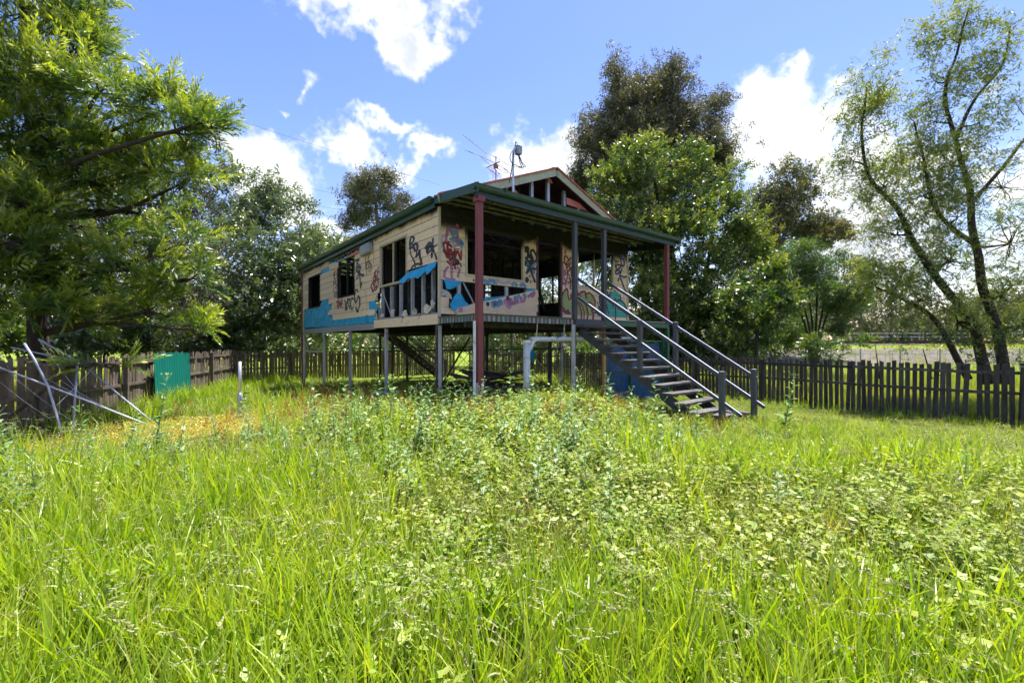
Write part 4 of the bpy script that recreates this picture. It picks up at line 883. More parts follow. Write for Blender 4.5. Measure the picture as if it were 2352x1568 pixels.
post(-0.07, 0.0, hground(0, 0) - 0.1, 1.92, 0.045, 'maroon_post')
for a, b in (((0, 0), (0, 3.08)), ((0, 6.16), (0, 9.23)), ((0, 9.23), (0, 12.32)), ((3.55, 3.08), (3.55, 6.16)), ((3.55, 0), (3.55, 3.08)), ((W, 3.08), (W, 6.16)), ((W, 6.16), (W, 9.23)), ((0, 3.08), (3.55, 3.08)), ((3.55, 6.16), (W, 6.16)), ((0, 9.23), (3.55, 9.23)), ((3.55, 0), (W, 0))):
    for s in (0, 1):
        p, q = (a, b) if s else (b, a)
        MB().tube([(p[0], p[1], 1.8), (q[0], q[1], hground(*q) + 0.25)], 0.011, 5).build('brace_rod', 'rust_rail', house)
for y in (3.08, 9.23):
    MB().tube([(0, y, 1.25), (W, y, 1.25)], 0.022, 6).build('brace_rail', 'burnt_steel', house)
MB().tube([(W, 3.0, 1.3), (W, 12.3, 1.3)], 0.025, 6).build('brace_rail', 'burnt_steel', house)
MB().tube([(-0.02, 9.3, 1.12), (-0.02, 12.3, 1.1)], 0.028, 6).build('rope_rail', 'rag', house)
MB().bar((4.9, 6.2, 1.7), (3.0, 5.2, -0.1), 0.05, 0.05).build('prop', 'rust_rail', house)

# ------------------------------------------------------------------ front staircase
st = thing('front_staircase', 'weathered open tread timber stairs with dark grey handrails up to the verandah', 'stairs', HC, HA)
SY0, GO, RI = -1.70, 0.262, 0.158
for i in range(12):
    y = SY0 - 0.12 - GO * i; z = 2.04 - RI * (i + 1) + 0.02
    x0, x1 = 2.80 + random.uniform(-.05, .05), 4.12 + random.uniform(-.04, .04)
    tw = random.uniform(-0.012, 0.012)
    m = MB(); n = 7; vs_, fs_ = [], []
    for k in range(n):
        t = k / (n - 1); x = x0 + (x1 - x0) * t
        j = [random.uniform(-.008, .008) for _ in range(4)]
        zz = z + tw * (t - .5) * 2
        vs_ += [(x, y - .125 + j[0], zz - .045 + j[2]), (x, y + .125 + j[1], zz - .045), (x, y + .125 + j[1], zz), (x, y - .125 + j[0], zz + j[3] * .5)]
    for k in range(n - 1):
        b = 4 * k
        fs_ += [(b + i_, b + (i_ + 1) % 4, b + 4 + (i_ + 1) % 4, b + 4 + i_) for i_ in range(4)]
    fs_ += [(3, 2, 1, 0), tuple(4 * (n - 1) + i_ for i_ in range(4))]
    m.add(vs_, fs_).build('tread', 'tread_wood', st)
    for xs_ in (2.99, 3.98):
        MB().box(xs_ - .03, xs_ + .03, y - .1, y + .1, z - .075, z - .047).build('tread_bracket', 'slate_paint', st)
yb = SY0 - GO * 12.2
for x in (2.99, 3.98):
    MB().bar((x, SY0 + 0.05, 1.80), (x, yb, 1.80 - RI / GO * (SY0 + 0.05 - yb)), 0.04, 0.20).build('stringer', 'slate_paint', st)
def stz(s, up): return up - 0.615 * s
def strail(x, z0, s1, name='handrail', ext=0.0):
    MB().bar((x, -1.66, z0), (x, -1.63 - s1 - ext, z0 - 0.615 * (s1 + ext)), 0.045, 0.06).build(name, 'slate_paint', st, bevel=0.005)
    MB().bar((x, -1.66, z0 + 0.033), (x, -1.63 - s1 - ext, z0 + 0.033 - 0.615 * (s1 + ext)), 0.042, 0.006).build(name + '_top_highlight', 'bright_zinc', st)  # pale strip paints the sunlit upper edge onto the rail, no metal there
strail(2.93, 3.06, 3.57, ext=0.02); strail(2.93, 2.60, 3.57, 'lower_rail', ext=0.35)
strail(4.08, 3.06, 3.65, ext=0.06); strail(4.08, 2.60, 3.65, 'lower_rail', ext=0.2)
for x, s, zt, zb in ((2.93, 1.81, 1.97, 0.86), (4.08, 1.956, 1.955, 0.80), (2.93, 3.573, 0.963, None), (4.08, 3.65, 0.965, None)):
    y = -1.63 - s
    if zb is None: zb = hground(x, y) - 0.25
    p = MB().box(x - .048, x + .048, y - .048, y + .048, zb, zt).build('newel_post', 'slate_paint', st, bevel=0.008)
    MB().add([(x - .05, y - .05, zt + .001), (x + .05, y - .05, zt + .001), (x + .05, y + .05, zt + .001), (x - .05, y + .05, zt + .001), (x, y, zt + .018)], [(0, 1, 4), (1, 2, 4), (2, 3, 4), (3, 0, 4)]).build('post_cap', 'slate_paint', p)
for i, (x, y, r_, tl) in enumerate(((3.3, -5.05, .2, .04), (3.9, -5.0, -.12, .10))):
    g = hground(x, y)
    o = MB().box(-.36, .36, -.12, .12, 0, .045).build('fallen_tread', 'tread_wood', None, label=('broken stair tread lying in grass left of the last step', 'broken stair tread tilted in grass right of the last step')[i], cat='stair tread')
    p = HW(x, y, g + .13); o.location = p; o.rotation_euler = (tl, tl, HA + r_)

# ------------------------------------------------------------------ white drain pipe
dp = thing('drain_pipe', 'white plastic drain pipe with elbow slung under the verandah deck', 'pipe', HC, HA)
YP = -1.58
MB().tube([(1.33, YP, hground(1.33, YP) - .1), (1.33, YP, 1.5)], 0.078, 16).build('downpipe', 'pvc', dp, smooth=True)
MB().tube([(1.33, YP, 1.47), (1.33, YP, 1.55)], 0.088, 16).build('socket', 'pvc', dp, smooth=True)
MB().tube([(1.33, YP, 1.15), (1.33, YP, 1.19)], 0.084, 16).build('socket', 'pvc', dp, smooth=True)
MB().tube(smoothpath([(1.36, YP, 1.28), (1.46, YP, 1.42), (1.52, YP, 1.52), (1.62, YP, 1.565), (1.75, YP, 1.57), (5.35, YP + .05, 1.60)], 5), 0.056, 14).build('branch_pipe', 'pvc', dp, smooth=True)
for x in (1.62, 2.5):
    MB().tube(smoothpath([(x + .03, YP, 1.97), (x + .02, YP, 1.8), (x, YP, 1.62)], 4), 0.012, 6).build('hanger_strap', 'rag', dp)
for x in (1.7, 2.2, 5.0):
    MB().tube([(x, YP, 1.57), (x + .03, YP, 1.57)], 0.062, 14).build('pipe_band', 'pvc', dp, smooth=True)
MB().tube(smoothpath([(2.05, YP - .06, 1.57), (2.15, YP, 1.50), (2.25, YP - .06, 1.60), (2.3, YP, 1.64)], 4), 0.008, 5).build('tie_wire', 'cable', dp)

# ------------------------------------------------------------------ mesh cage under the deck
cg = thing('mesh_cage', 'green framed wire mesh panel backed with blue tarp beside the stairs', 'cage', HC, HA)
gz = hground(5.5, -1.5) - .05
for x in (4.12, 5.2, 6.8):
    MB().box(x - .025, x + .025, -1.56, -1.51, gz, 1.56).build('frame_upright', 'green_paint', cg)
for z in (1.535, 0.7):
    MB().box(4.145, 6.775, -1.555, -1.515, z - .02, z + .02).build('frame_rail', 'green_paint', cg)
m = MB()
x = 4.2
while x < 6.75:
    m.box(x - .002, x + .002, -1.572, -1.568, gz, 1.52); x += .075
z = gz + .05
while z < 1.5:
    m.box(4.15, 6.77, -1.577, -1.573, z - .002, z + .002); z += .075
m.build('wire_mesh', 'green_paint', cg, kind='stuff')
sh = []
vs_, fs_ = [], []
nx, nz_ = 36, 22
for i in range(nx + 1):
    for j in range(nz_ + 1):
        x = 4.22 + 2.5 * i / nx; z = gz + 0.05 + (1.42 - gz) * j / nz_
        vs_.append((x, -1.47 + .05 * mnoise.noise((x * 2.2, z * 1.1, 1)) + .025 * mnoise.noise((x * 6, z * 4, 2)), z - (.08 * abs(mnoise.noise((x * 2, 0, 5))) if j == nz_ else 0)))
for i in range(nx):
    for j in range(nz_):
        fs_.append((i * (nz_ + 1) + j, (i + 1) * (nz_ + 1) + j, (i + 1) * (nz_ + 1) + j + 1, i * (nz_ + 1) + j + 1))
MB().add(vs_, fs_).build('tarp_backing', 'dark_tarp', cg, smooth=True)
# hanging scrap of tarp
o = MB()
pts = [(2.98, .2, 1.55), (3.02, .2, 1.30), (2.96, .22, 1.2), (3.0, .18, 1.05), (3.1, .2, .86), (3.14, .2, 1.02), (3.12, .16, 1.2), (3.08, .2, 1.4)]
o.add(pts + [(a, b + .01, c) for a, b, c in pts], [tuple(range(8)), tuple(range(15, 7, -1))])
o.build('hanging_tarp_scrap', 'tarp', None, label='small torn scrap of blue tarp hanging under the deck behind the stairs', cat='tarp')
bpy.context.view_layer.update()
hs_ = [x for x in COL.objects if x.name.startswith('hanging_tarp')][0]; hs_.location = HC; hs_.rotation_euler = (0, 0, HA)

# ------------------------------------------------------------------ rubble under the house
db = thing('rubble_heap', 'dark heap of charred boards and rubble under the house behind the red post', 'rubble', HC, HA)
for i in range(60):
    x = random.gauss(1.3, .75); y = random.gauss(-.1, .75); h = max(0, .85 - .35 * math.hypot((x - 1.3) / 1.3, (y + .1) / 1.3))
    l = random.uniform(.5, 1.4); a = random.uniform(0, math.pi); g = hground(x, y) + h * random.uniform(.2, 1)
    t = random.uniform(-.25, .25)
    p = Vector((x - l / 2 * math.cos(a), y - l / 2 * math.sin(a), g + t * l / 2)); q = Vector((x + l / 2 * math.cos(a), y + l / 2 * math.sin(a), g - t * l / 2))
    MB().bar(p, q, random.uniform(.06, .24), random.uniform(.02, .07)).build('charred_board', 'debris', db)
vs_, fs_ = [], []
n = 22
for i in range(n + 1):
    for j in range(n + 1):
        x = -.3 + 3.6 * i / n; y = -1.5 + 3.4 * j / n; e = math.hypot((x - 1.3) / 1.6, (y - .1) / 1.5)
        z = hground(x, y) - .06 + max(0, .62 * (1 - e)) + .12 * mnoise.noise((x * 3, y * 3, 1)) * (e < 1)
        vs_.append((x, y, z))
for i in range(n):
    for j in range(n): fs_.append((i * (n + 1) + j, (i + 1) * (n + 1) + j, (i + 1) * (n + 1) + j + 1, i * (n + 1) + j + 1))
MB().add(vs_, fs_).build('ash_mound', 'debris', db)
p = at(885, 912, 11.6)
o = MB(); vs_, fs_ = [], []
for i in range(9):
    for j in range(6):
        vs_.append((-.35 + .7 * i / 8, -.22 + .44 * j / 5, .09 + .07 * mnoise.noise((i * .5, j * .5, 2))))
fs_ = [(i * 6 + j, (i + 1) * 6 + j, (i + 1) * 6 + j + 1, i * 6 + j + 1) for i in range(8) for j in range(5)]
o.add(vs_, fs_).build('scrap_sheet', 'rag', None, label='crumpled pale sheet lying in the grass at the edge of the house shade', cat='scrap sheet').location = (p.x, p.y, hz(p.x, p.y) + .18)

# ------------------------------------------------------------------ rear stairs
rs_ = thing('rear_staircase', 'old timber back stairs seen through beneath the house', 'stairs', HC, HA)
rx0, rx1, rz0, rz1, ry = 4.5, 7.7, 1.95, -0.45, 13.0
for yy in (ry, ry + .85):
    MB().bar((rx0, yy, rz0 - .1), (rx1, yy, rz1 - .1), .04, .22).build('stringer', 'char', rs_)
for i in range(12):
    t = (i + .5) / 12
    MB().box(rx0 + (rx1 - rx0) * t - .12, rx0 + (rx1 - rx0) * t + .12, ry + .02, ry + .83, rz0 + (rz1 - rz0) * t, rz0 + (rz1 - rz0) * t + .04).build('tread', 'tread_wood', rs_)
for yy in (ry, ry + .85):
    for dz in (.45, .9):
        MB().bar((rx0, yy, rz0 + dz), (rx1, yy, rz1 + dz), .04, .07).build('handrail', 'fence_grey', rs_)
    MB().box(rx1 - .05, rx1 + .05, yy - .05, yy + .05, rz1 - .2, rz1 + 1.0).build('newel_post', 'fence_grey', rs_)
    MB().box(rx0 - .05, rx0 + .05, yy - .05, yy + .05, hground(rx0, yy) - .1, 2.9).build('newel_post', 'fence_grey', rs_)

# ------------------------------------------------------------------ roof mast and antenna
ms = thing('service_mast', 'bent galvanised power mast with cable loops rising from the verandah gutter', 'mast', HC, HA)
MB().tube(smoothpath([(.74, -1.52, 4.50), (.83, -1.60, 4.52), (.88, -1.64, 4.62), (.885, -1.65, 4.8), (.885, -1.65, 5.5), (.90, -1.65, 5.66), (.98, -1.65, 5.76)], 5), .024, 10).build('conduit', 'bright_zinc', ms, smooth=True)
MB().box(.96, 1.09, -1.72, -1.59, 5.60, 5.80).build('cable_head', 'zinc', ms, bevel=.015)
MB().tube([(.93, -1.65, 5.72), (.95, -1.66, 5.86), (.99, -1.66, 5.84)], .014, 6).build('hook', 'zinc', ms)
for k, (a, b) in enumerate(((.06, .18), (.10, .2), (.14, .16))):
    MB().tube(smoothpath([(1.02 + .01 * k, -1.66, 5.6), (1.0 + a, -1.66, 5.45), (1.02 + a * 1.5, -1.66, 5.36 + .02 * k), (1.0 + a, -1.66, 5.40 - b * .3), (.98, -1.66, 5.34), (.95, -1.68, 5.33)], 6), .008, 5).build('cable_loop', 'cable', ms)
MB().tube(smoothpath([(.9, -1.68, 5.7), (.78, -1.70, 5.55), (.76, -1.70, 5.42), (.84, -1.70, 5.33), (.94, -1.69, 5.34)], 6), .008, 5).build('cable_loop', 'cable', ms)
MB().tube(smoothpath([(.86, -1.69, 5.6), (.82, -1.70, 5.3), (.74, -1.72, 5.0), (.58, -1.84, 4.72), (.5, -1.80, 4.62), (.3, -1.5, 4.35), (.2, -1.2, 4.22)], 6), .012, 6).build('service_cable', 'cable', ms)
MB().tube([(1.04, -1.66, 5.33), (1.06, -1.65, 4.7)], .003, 4).build('thin_wire', 'cable', ms)
an = thing('tv_antenna', 'thin reddish television antenna on the roof ridge', 'antenna', HW(3.5, 2.5, 6.33), HA)
MB().tube([(0, 0, -.02), (0, 0, 1.25)], .017, 6).build('mast', 'antenna_metal', an)
MB().bar((-.1, -.35, .95), (.02, .55, 1.06), .025, .025).build('boom', 'antenna_metal', an)
MB().bar((-.08, -.35, .55), (-.02, .1, .95), .025, .03).build('boom', 'antenna_metal', an)
MB().box(-.06, .06, -.05, .05, .86, .98).build('clamp', 'antenna_metal', an)
for pts in ([(-1.45, -.3, 1.42), (-.55, -.1, 1.23), (0, 0, 1.22), (.7, .2, 1.2), (1.7, .5, 1.42)], [(-1.4, -.3, .98), (-.7, -.1, 1.06), (0, 0, 1.02), (.6, .1, .96)], [(-.7, -.1, 1.06), (-.35, 0, .95), (.1, 0, .88), (.6, .1, .86)], [(.4, .1, .98), (1.0, .3, .95), (1.5, .4, .92)]):
    MB().tube(pts, .009, 4).build('element', 'antenna_metal', an)
for k in range(8):
    z = .82 - .065 * k; w = .34 - .028 * k
    MB().tube([(-w - .04, -.1, z), (w * .8 - .04, .1, z)], .006, 4).build('element', 'antenna_metal', an)
MB().tube([(-.45, -.1, .75), (.3, .1, .66)], .006, 4).build('element', 'antenna_metal', an)

# ------------------------------------------------------------------ fences
def fence(name, label, P0, P1, base, height, pitch, width, mat, railm, rails, posts, face=1, gap_prob=0.0, lean=0.0, tops=None):
    P0, P1 = Vector((*P0, 0)), Vector((*P1, 0))
    d = (P1 - P0); Ln = d.length; e = d.normalized(); n = Vector((e.y, -e.x, 0)) * face      # n points to the viewer's side
    root = thing(name, label, 'fence', (P0.x, P0.y, 0))
    k = 0; s = 0.0
    protos = []
    for v in range(7):
        h = 1.0; m = MB(); w = width * random.uniform(.9, 1.08)
        j = [random.uniform(-.012, .012) for _ in range(2)]
        m.add([(-w / 2, -.008, 0), (w / 2, -.008, 0), (w / 2, .008, 0), (-w / 2, .008, 0), (-w / 2, -.008, h + j[0]), (w / 2, -.008, h + j[1]), (w / 2, .008, h + j[1]), (-w / 2, .008, h + j[0])],
              [(0, 3, 2, 1), (4, 5, 6, 7), (0, 1, 5, 4), (1, 2, 6, 5), (2, 3, 7, 6), (3, 0, 4, 7)])
        protos.append(m.mesh('picket', mat))
    ang = math.atan2(e.y, e.x)
    while s < Ln:
        if random.random() >= gap_prob:
            p = e * s - n * 0.028
            wp = P0 + e * s; zb = hz(wp.x, wp.y) + base
            o = link('picket', random.choice(protos), root)
            o.location = (p.x, p.y, zb); o.scale = (1, 1, height * random.uniform(.955, 1.03))
            o.rotation_euler = (random.gauss(0, .012), random.gauss(0, .014) + lean, ang)
        s += pitch * random.uniform(.96, 1.04)
    for zr in rails:
        segs = max(1, round(Ln / 2.6))
        for i in range(segs):
            a, b = Ln * i / segs, Ln * (i + 1) / segs
            za = hz(*(P0 + e * a).xy) + base + zr * height; zb = hz(*(P0 + e * b).xy) + base + zr * height
            pa, pb = e * a + n * .003 + Vector((0, 0, za)), e * b + n * .003 + Vector((0, 0, zb + random.uniform(-.015, .015)))
            MB().bar(pa, pb, .042, .075).build('rail', railm, root)
    for sp in posts:
        wp = P0 + e * sp; zb = hz(wp.x, wp.y) - .2
        p = e * sp + n * .085
        m = MB(); m.bar((p.x, p.y, zb), (p.x, p.y, zb + .2 + base + height * random.uniform(.93, .98)), .11, .085, up=e)
        m.build('fence_post', railm, root, bevel=.006)
    return root
FL0, FL1 = (-8.95, 5.2), (-13.2, 21.0)
fence('paling_fence', 'weathered brown paling fence along the left side of the yard', FL0, FL1, -.02, 1.66, .131, .122, 'fence_brown', 'rail_brown', (.5, .87), [1.2, 4.3, 7.3, 10.3, 13.3, 16.2], 1)
FB1 = (-3.75, 28.5)
fence('paling_fence', 'weathered brown paling fence across the back seen behind the house', (-13.12, 21.05), FB1, -.02, 1.58, .137, .112, 'fence_brown', 'rail_brown', (.47, .86), [2.4, 4.9, 7.4, 9.6, 11.9], 1)
FR0, FR1 = (16.4, 4.8), (-2.9, 29.0)
fr = fence('paling_fence', 'dark grey gapped paling fence along the right side by the railway', FR0, FR1, -.02, 1.50, .134, .094, 'fence_grey', 'fence_grey', (.54, .865), [2.0, 4.6, 7.05, 9.9, 12.8, 15.2, 18.2, 21, 24, 27, 30], -1, gap_prob=.02)

# ------------------------------------------------------------------ corrugated sheet leaning on the left fence
e = (Vector((*FL1, 0)) - Vector((*FL0, 0))).normalized(); nn = Vector((e.y, -e.x, 0))
s0 = Vector((*FL0, 0)) + e * 8.55 + nn * .17
nxx = 60; vs_, fs_ = [], []
for i in range(nxx + 1):
    s = 2.45 * i / nxx; wv = .012 * math.sin(2 * math.pi * s / .163)
    for t in (0, 1):
        q = s0 + e * s + nn * (wv + .07 * (1 - t)); q.z = hz(q.x, q.y) - .05 + (1.69 - .02 * (s / 2.45)) * t
        vs_.append(q)
fs_ = [(2 * i, 2 * i + 2, 2 * i + 3, 2 * i + 1) for i in range(nxx)]
MB().add(vs_, fs_).build('corrugated_sheet', 'teal_sheet', None, smooth=True, label='teal green corrugated metal sheet leaning against the left fence', cat='metal sheet')

# ------------------------------------------------------------------ broken rotary clothes line
cl = thing('clothes_line_post', 'standing grey clothes line post with winding handle in the yellow grass', 'clothes line', (-5.57, 9.0, 0))
g = hz(-5.57, 9.0)
MB().tube([(0, 0, g - .1), (0, 0, .45)], .024, 10).build('lower_tube', 'zinc', cl, smooth=True)
MB().tube([(0, 0, .42), (0, 0, 1.10)], .031, 12).build('upper_tube', 'bright_zinc', cl, smooth=True)
MB().tube([(0, 0, .20), (0, 0, .24), (0, 0, .30), (0, 0, .42), (0, 0, .47)], [.03, .045, .052, .052, .034], 12).build('gear_housing', 'zinc', cl, smooth=True)
MB().tube([(.04, -.02, .33), (.15, -.05, .34)], .024, 8).build('crank_boss', 'zinc', cl, smooth=True)
MB().tube([(.13, -.05, .34), (.11, -.05, .44), (.13, -.06, .475), (.24, -.08, .475)], .011, 6).build('crank_handle', 'cable', cl)
hl = thing('rotary_clothes_line', 'collapsed rotary clothes line arms lying tangled against the left fence', 'clothes line', (0, 0, 0))
def q_(x, y, Y):     # position on the left fence crop
    return at((x * 1000 / 2352) / 1.63265, (1200 + y * 1000 / 2352) / 1.63265, Y * 1.09)
for pts, r_ in (([(215, 205, 7.4), (305, 350, 7.4), (422, 578, 7.4), (520, 900, 7.3), (548, 1010, 7.25)], .026), ([(-120, 375, 7.5), (430, 580, 7.45), (780, 715, 7.4), (1030, 815, 7.35), (1290, 918, 7.3)], .019),
                 ([(100, 240, 8.1), (400, 305, 8.1), (690, 366, 8.0)], .02), ([(345, 170, 8.2), (540, 282, 8.1), (690, 366, 8.0)], .024), ([(685, 372, 8.0), (662, 700, 7.8), (645, 1020, 7.55)], .026), ([(780, 430, 8.0), (1060, 665, 7.8), (1340, 893, 7.5)], .019)):
    MB().tube([q_(*p) for p in pts], r_ * .8, 8).build('arm_tube', 'zinc', hl, smooth=True)
MB().tube([q_(90, 860, 7.7), q_(430, 582, 7.6), q_(560, 480, 7.6)], .035, 8).build('centre_pole', 'fence_grey', hl)
for a, b in (((0, 545, 7.6), (460, 880, 7.4)), ((40, 430, 7.6), (660, 910, 7.4)), ((0, 880, 7.3), (120, 1000, 7.2)), ((380, 500, 7.5), (1010, 800, 7.5)), ((520, 520, 7.7), (960, 780, 7.6)), ((500, 750, 7.4), (860, 372, 8.0)), ((350, 180, 8.1), (700, 640, 7.7)), ((180, 560, 7.7), (0, 300, 8))):
    A_, B_ = q_(*a), q_(*b)
    MB().tube(smoothpath([A_, (A_ + B_) / 2 - Vector((0, 0, .03)), B_], 5), .0035, 4).build('line_wire', 'bright_zinc', hl)

# ------------------------------------------------------------------ railway beyond the right fence
for k, yy in enumerate((51.0, 56.0)):
    tr = thing('railway_track', ('nearer rusty railway track along the far embankment', 'farther rusty railway track along the far embankment')[k], 'railway track', (0, yy, 0), 0, 'railway tracks')
    z = hz(40, yy)
    for dy in (-.72, .72):
        MB().box(12, 130, dy - .04, dy + .04, z + .12, z + .28).build('rail', 'rust_rail', tr)
    for i in range(110):
        o_ = MB().box(14 + i * .65, 14.24 + i * .65, -1.2, 1.2, z + .01, z + .13).build('sleeper', 'debris', tr) if i < 1 else None
        if o_: slp = o_
        else:
            c = slp.copy(); COL.objects.link(c); c.parent = tr; c.location.x = i * .65
rl = thing('guard_railing', 'pale metal guard railing along the far side of the railway', 'railing', (0, 61.5, 0))
z = hz(40, 61.5)
for dz in (.55, 1.05):
    MB().tube([(10, 0, z + dz), (110, 0, z + dz)], .035, 6).build('rail', 'bright_zinc', rl)
for i in range(40):
    MB().tube([(10 + i * 2.5, 0, z - .1), (10 + i * 2.5, 0, z + 1.05)], .035, 6).build('post', 'bright_zinc', rl)
ch = thing('wire_fence', 'galvanised wire fence with pipe rails at the foot of the gravel bank', 'fence', (0, 26.5, 0))
z = hz(20, 26.5)
for i in range(14):
    x = 9 + i * 2.4
    MB().tube([(x, 0, z - .2), (x, 0, z + 1.25)], .04, 7).build('post', 'zinc', ch)
MB().tube([(9, 0, z + .95), (40.2, 0, z + .95)], .022, 6).build('top_rail', 'zinc', ch)
MB().tube([(9, 0, z + .35), (40.2, 0, z + .35)], .012, 5).build('wire', 'zinc', ch)
m = MB()
for i in range(70): m.tube([(9 + i * .45, 0, z + .1), (9 + i * .45, 0, z + 1.08)], .008, 4)
m.build('wire_mesh', 'zinc', ch, kind='stuff')
# overhead wires in the sky
for k, (a, b) in enumerate((((430, 232), (1010, 425)), ((440, 362), (1010, 500)), ((560, 430), (1010, 528)), ((600, 460), (1010, 545)))):
    A_, B_ = at(a[0], a[1], 45), at(b[0], b[1], 60)
    A_ = A_ + (A_ - B_) * .6
    MB().tube(smoothpath([A_, (A_ + B_) / 2 - Vector((0, 0, .25)), B_], 8), .013, 4).build('power_line', 'cable', None, label=('topmost thin power line crossing the clouds at left', 'second thin power line from the top crossing the left sky', 'third thin power line from the top in the left sky', 'lowest thin power line in the left sky')[k], cat='power line', group='power lines in the left sky')

# ------------------------------------------------------------------ foliage toolkit
def npmesh(name, V, F, mat, rnd=None, smooth=False):
    m = bpy.data.meshes.new(name)
    V = np.ascontiguousarray(V, np.float32); F = np.ascontiguousarray(F, np.int32)
    k = F.shape[1]
    m.vertices.add(len(V)); m.vertices.foreach_set('co', V.ravel())
    m.loops.add(F.size); m.loops.foreach_set('vertex_index', F.ravel())
    m.polygons.add(len(F)); m.polygons.foreach_set('loop_start', np.arange(0, F.size, k, dtype=np.int32))
    m.polygons.foreach_set('loop_total', np.full(len(F), k, np.int32))
    if smooth: m.polygons.foreach_set('use_smooth', np.ones(len(F), bool))
    m.materials.append(MATS[mat])
    if rnd is not None:
        a = m.attributes.new('rnd', 'FLOAT', 'POINT'); a.data.foreach_set('value', np.ascontiguousarray(rnd, np.float32))
    m.update(calc_edges=True)
    return m
def unit(v): return v / (np.linalg.norm(v, axis=-1, keepdims=True) + 1e-9)
class LB:                      # leaf builder: rhombic leaves and blades as quads
    def __init__(s): s.V, s.F, s.R = [], [], []
    def leaf(s, b, d, l, w, r=.5, cup=.0, roll=None):
        b = np.asarray(b, float); d = unit(np.asarray(d, float))
        a = np.cross(d, rng.normal(size=3) if roll is None else roll); a = unit(a); n = np.cross(a, d)
        k = len(s.V)
        s.V += [b, b + d * l * .45 + a * w / 2 + n * cup * w, b + d * l, b + d * l * .45 - a * w / 2 + n * cup * w]
        s.F.append((k, k + 1, k + 2, k + 3)); s.R += [r] * 4
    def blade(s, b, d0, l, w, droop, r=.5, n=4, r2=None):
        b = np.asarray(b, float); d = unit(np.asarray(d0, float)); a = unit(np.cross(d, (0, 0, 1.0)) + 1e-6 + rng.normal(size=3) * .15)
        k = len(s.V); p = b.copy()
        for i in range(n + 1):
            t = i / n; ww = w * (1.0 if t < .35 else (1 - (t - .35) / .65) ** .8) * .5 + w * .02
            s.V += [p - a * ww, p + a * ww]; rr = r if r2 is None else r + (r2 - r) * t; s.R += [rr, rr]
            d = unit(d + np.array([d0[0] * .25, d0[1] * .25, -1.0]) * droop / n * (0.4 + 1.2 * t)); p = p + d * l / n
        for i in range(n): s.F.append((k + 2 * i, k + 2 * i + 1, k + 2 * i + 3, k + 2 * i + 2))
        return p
    def out(s): return np.array(s.V, float), np.array(s.F, int), np.array(s.R, float)
def sprig(kind):
    B = LB(); J = lambda a: rng.normal(size=3) * a
    if kind == 'silky':                      # ferny frond along +z
        n = 11; p = np.zeros(3); d = np.array([0, 0, 1.0]); bend = rng.normal() * .1 - .14
        for i in range(n):
            t = i / n; l = .34 * math.sin(math.pi * (.2 + .74 * t)) + .05
            for sg in (-1, 1):
                dd = unit(d * .8 + np.array([sg, 0, 0]) * .75 + J(.14))
                B.leaf(p, dd, l, .042, .32 + .45 * t + rng.normal() * .06, .2)
                B.leaf(p + dd * l * .3, unit(dd + d * .8), l * .55, .032, .4 + .45 * t)
            d = unit(d + np.array([0, bend, 0]) * .45); p = p + d * (1.0 / n)
        B.leaf(p, d, .2, .05, .95)
    elif kind == 'broad':
        for i in range(12):
            t = (i + .5) / 12; an = i * 2.4
            d = unit(np.array([math.cos(an), math.sin(an), .55 + .5 * t]) + J(.2))
            B.leaf(np.array([0, 0, .85 * t]) + J(.03), d, .34 * rng.uniform(.75, 1.2), .15, .30 + .5 * t + rng.normal() * .1, .12)
    elif kind == 'gum':                      # hanging sickle leaves
        for i in range(13):
            t = (i + .5) / 13; an = i * 2.4
            d = unit(np.array([math.cos(an) * .7, math.sin(an) * .7, -.75]) + J(.25))
            B.leaf(np.array([math.cos(an) * .1, math.sin(an) * .1, .7 * t - .2]) + J(.08), d, .46 * rng.uniform(.7, 1.2), .095, .3 + .45 * t + rng.normal() * .14)
    elif kind == 'willow':                   # thin drooping strand
        p = np.zeros(3); d = unit(np.array([rng.normal() * .5, rng.normal() * .5, .55]))
        for i in range(11):
            t = i / 11
            for q in range(2):
                dd = unit(d * .6 + J(.55) + np.array([0, 0, -.35]))
                B.leaf(p + J(.015), dd, .19 * rng.uniform(.7, 1.3), .042, .35 + .5 * rng.random())
            d = unit(d + np.array([0, 0, -.16]) + J(.08)); p = p + d * .1
    elif kind == 'twig':                     # bare thin twigs with few leaves
        for i in range(7):
            d = unit(np.array([0, 0, .6]) + J(.6)); b = J(.12)
            B.leaf(b, d, rng.uniform(.5, 1.0), .018, .15)
            B.leaf(b + d * .4, unit(d + J(.5)), .5, .014, .1)
        for i in range(4): B.leaf(J(.3) + np.array([0, 0, .4]), unit(J(1)), .22, .07, .5)
    return B.out()
SPR = {k: [sprig(k) for _ in range(5)] for k in ('silky', 'broad', 'gum', 'willow', 'twig')}
def assemble(P, Dv, S, Rn, temps):
    which = rng.integers(0, len(temps), len(P)); VV, FF, RR = [], [], []; off = 0
    for k, (V, F, r) in enumerate(temps):
        idx = np.where(which == k)[0]
        if not len(idx): continue
        z = unit(Dv[idx]); x = unit(np.cross(z, rng.normal(size=z.shape))); y = np.cross(z, x)
        Rm = np.stack([x, y, z], -1)
        W_ = np.einsum('nij,mj->nmi', Rm, V) * S[idx][:, None, None] + P[idx][:, None, :]
        VV.append(W_.reshape(-1, 3)); n, m = len(idx), len(V)
        FF.append((F[None] + (np.arange(n) * m)[:, None, None] + off).reshape(-1, 4)); off += n * m
        RR.append((r[None] + Rn[idx][:, None]).reshape(-1))
    return np.concatenate(VV), np.concatenate(FF), np.concatenate(RR)
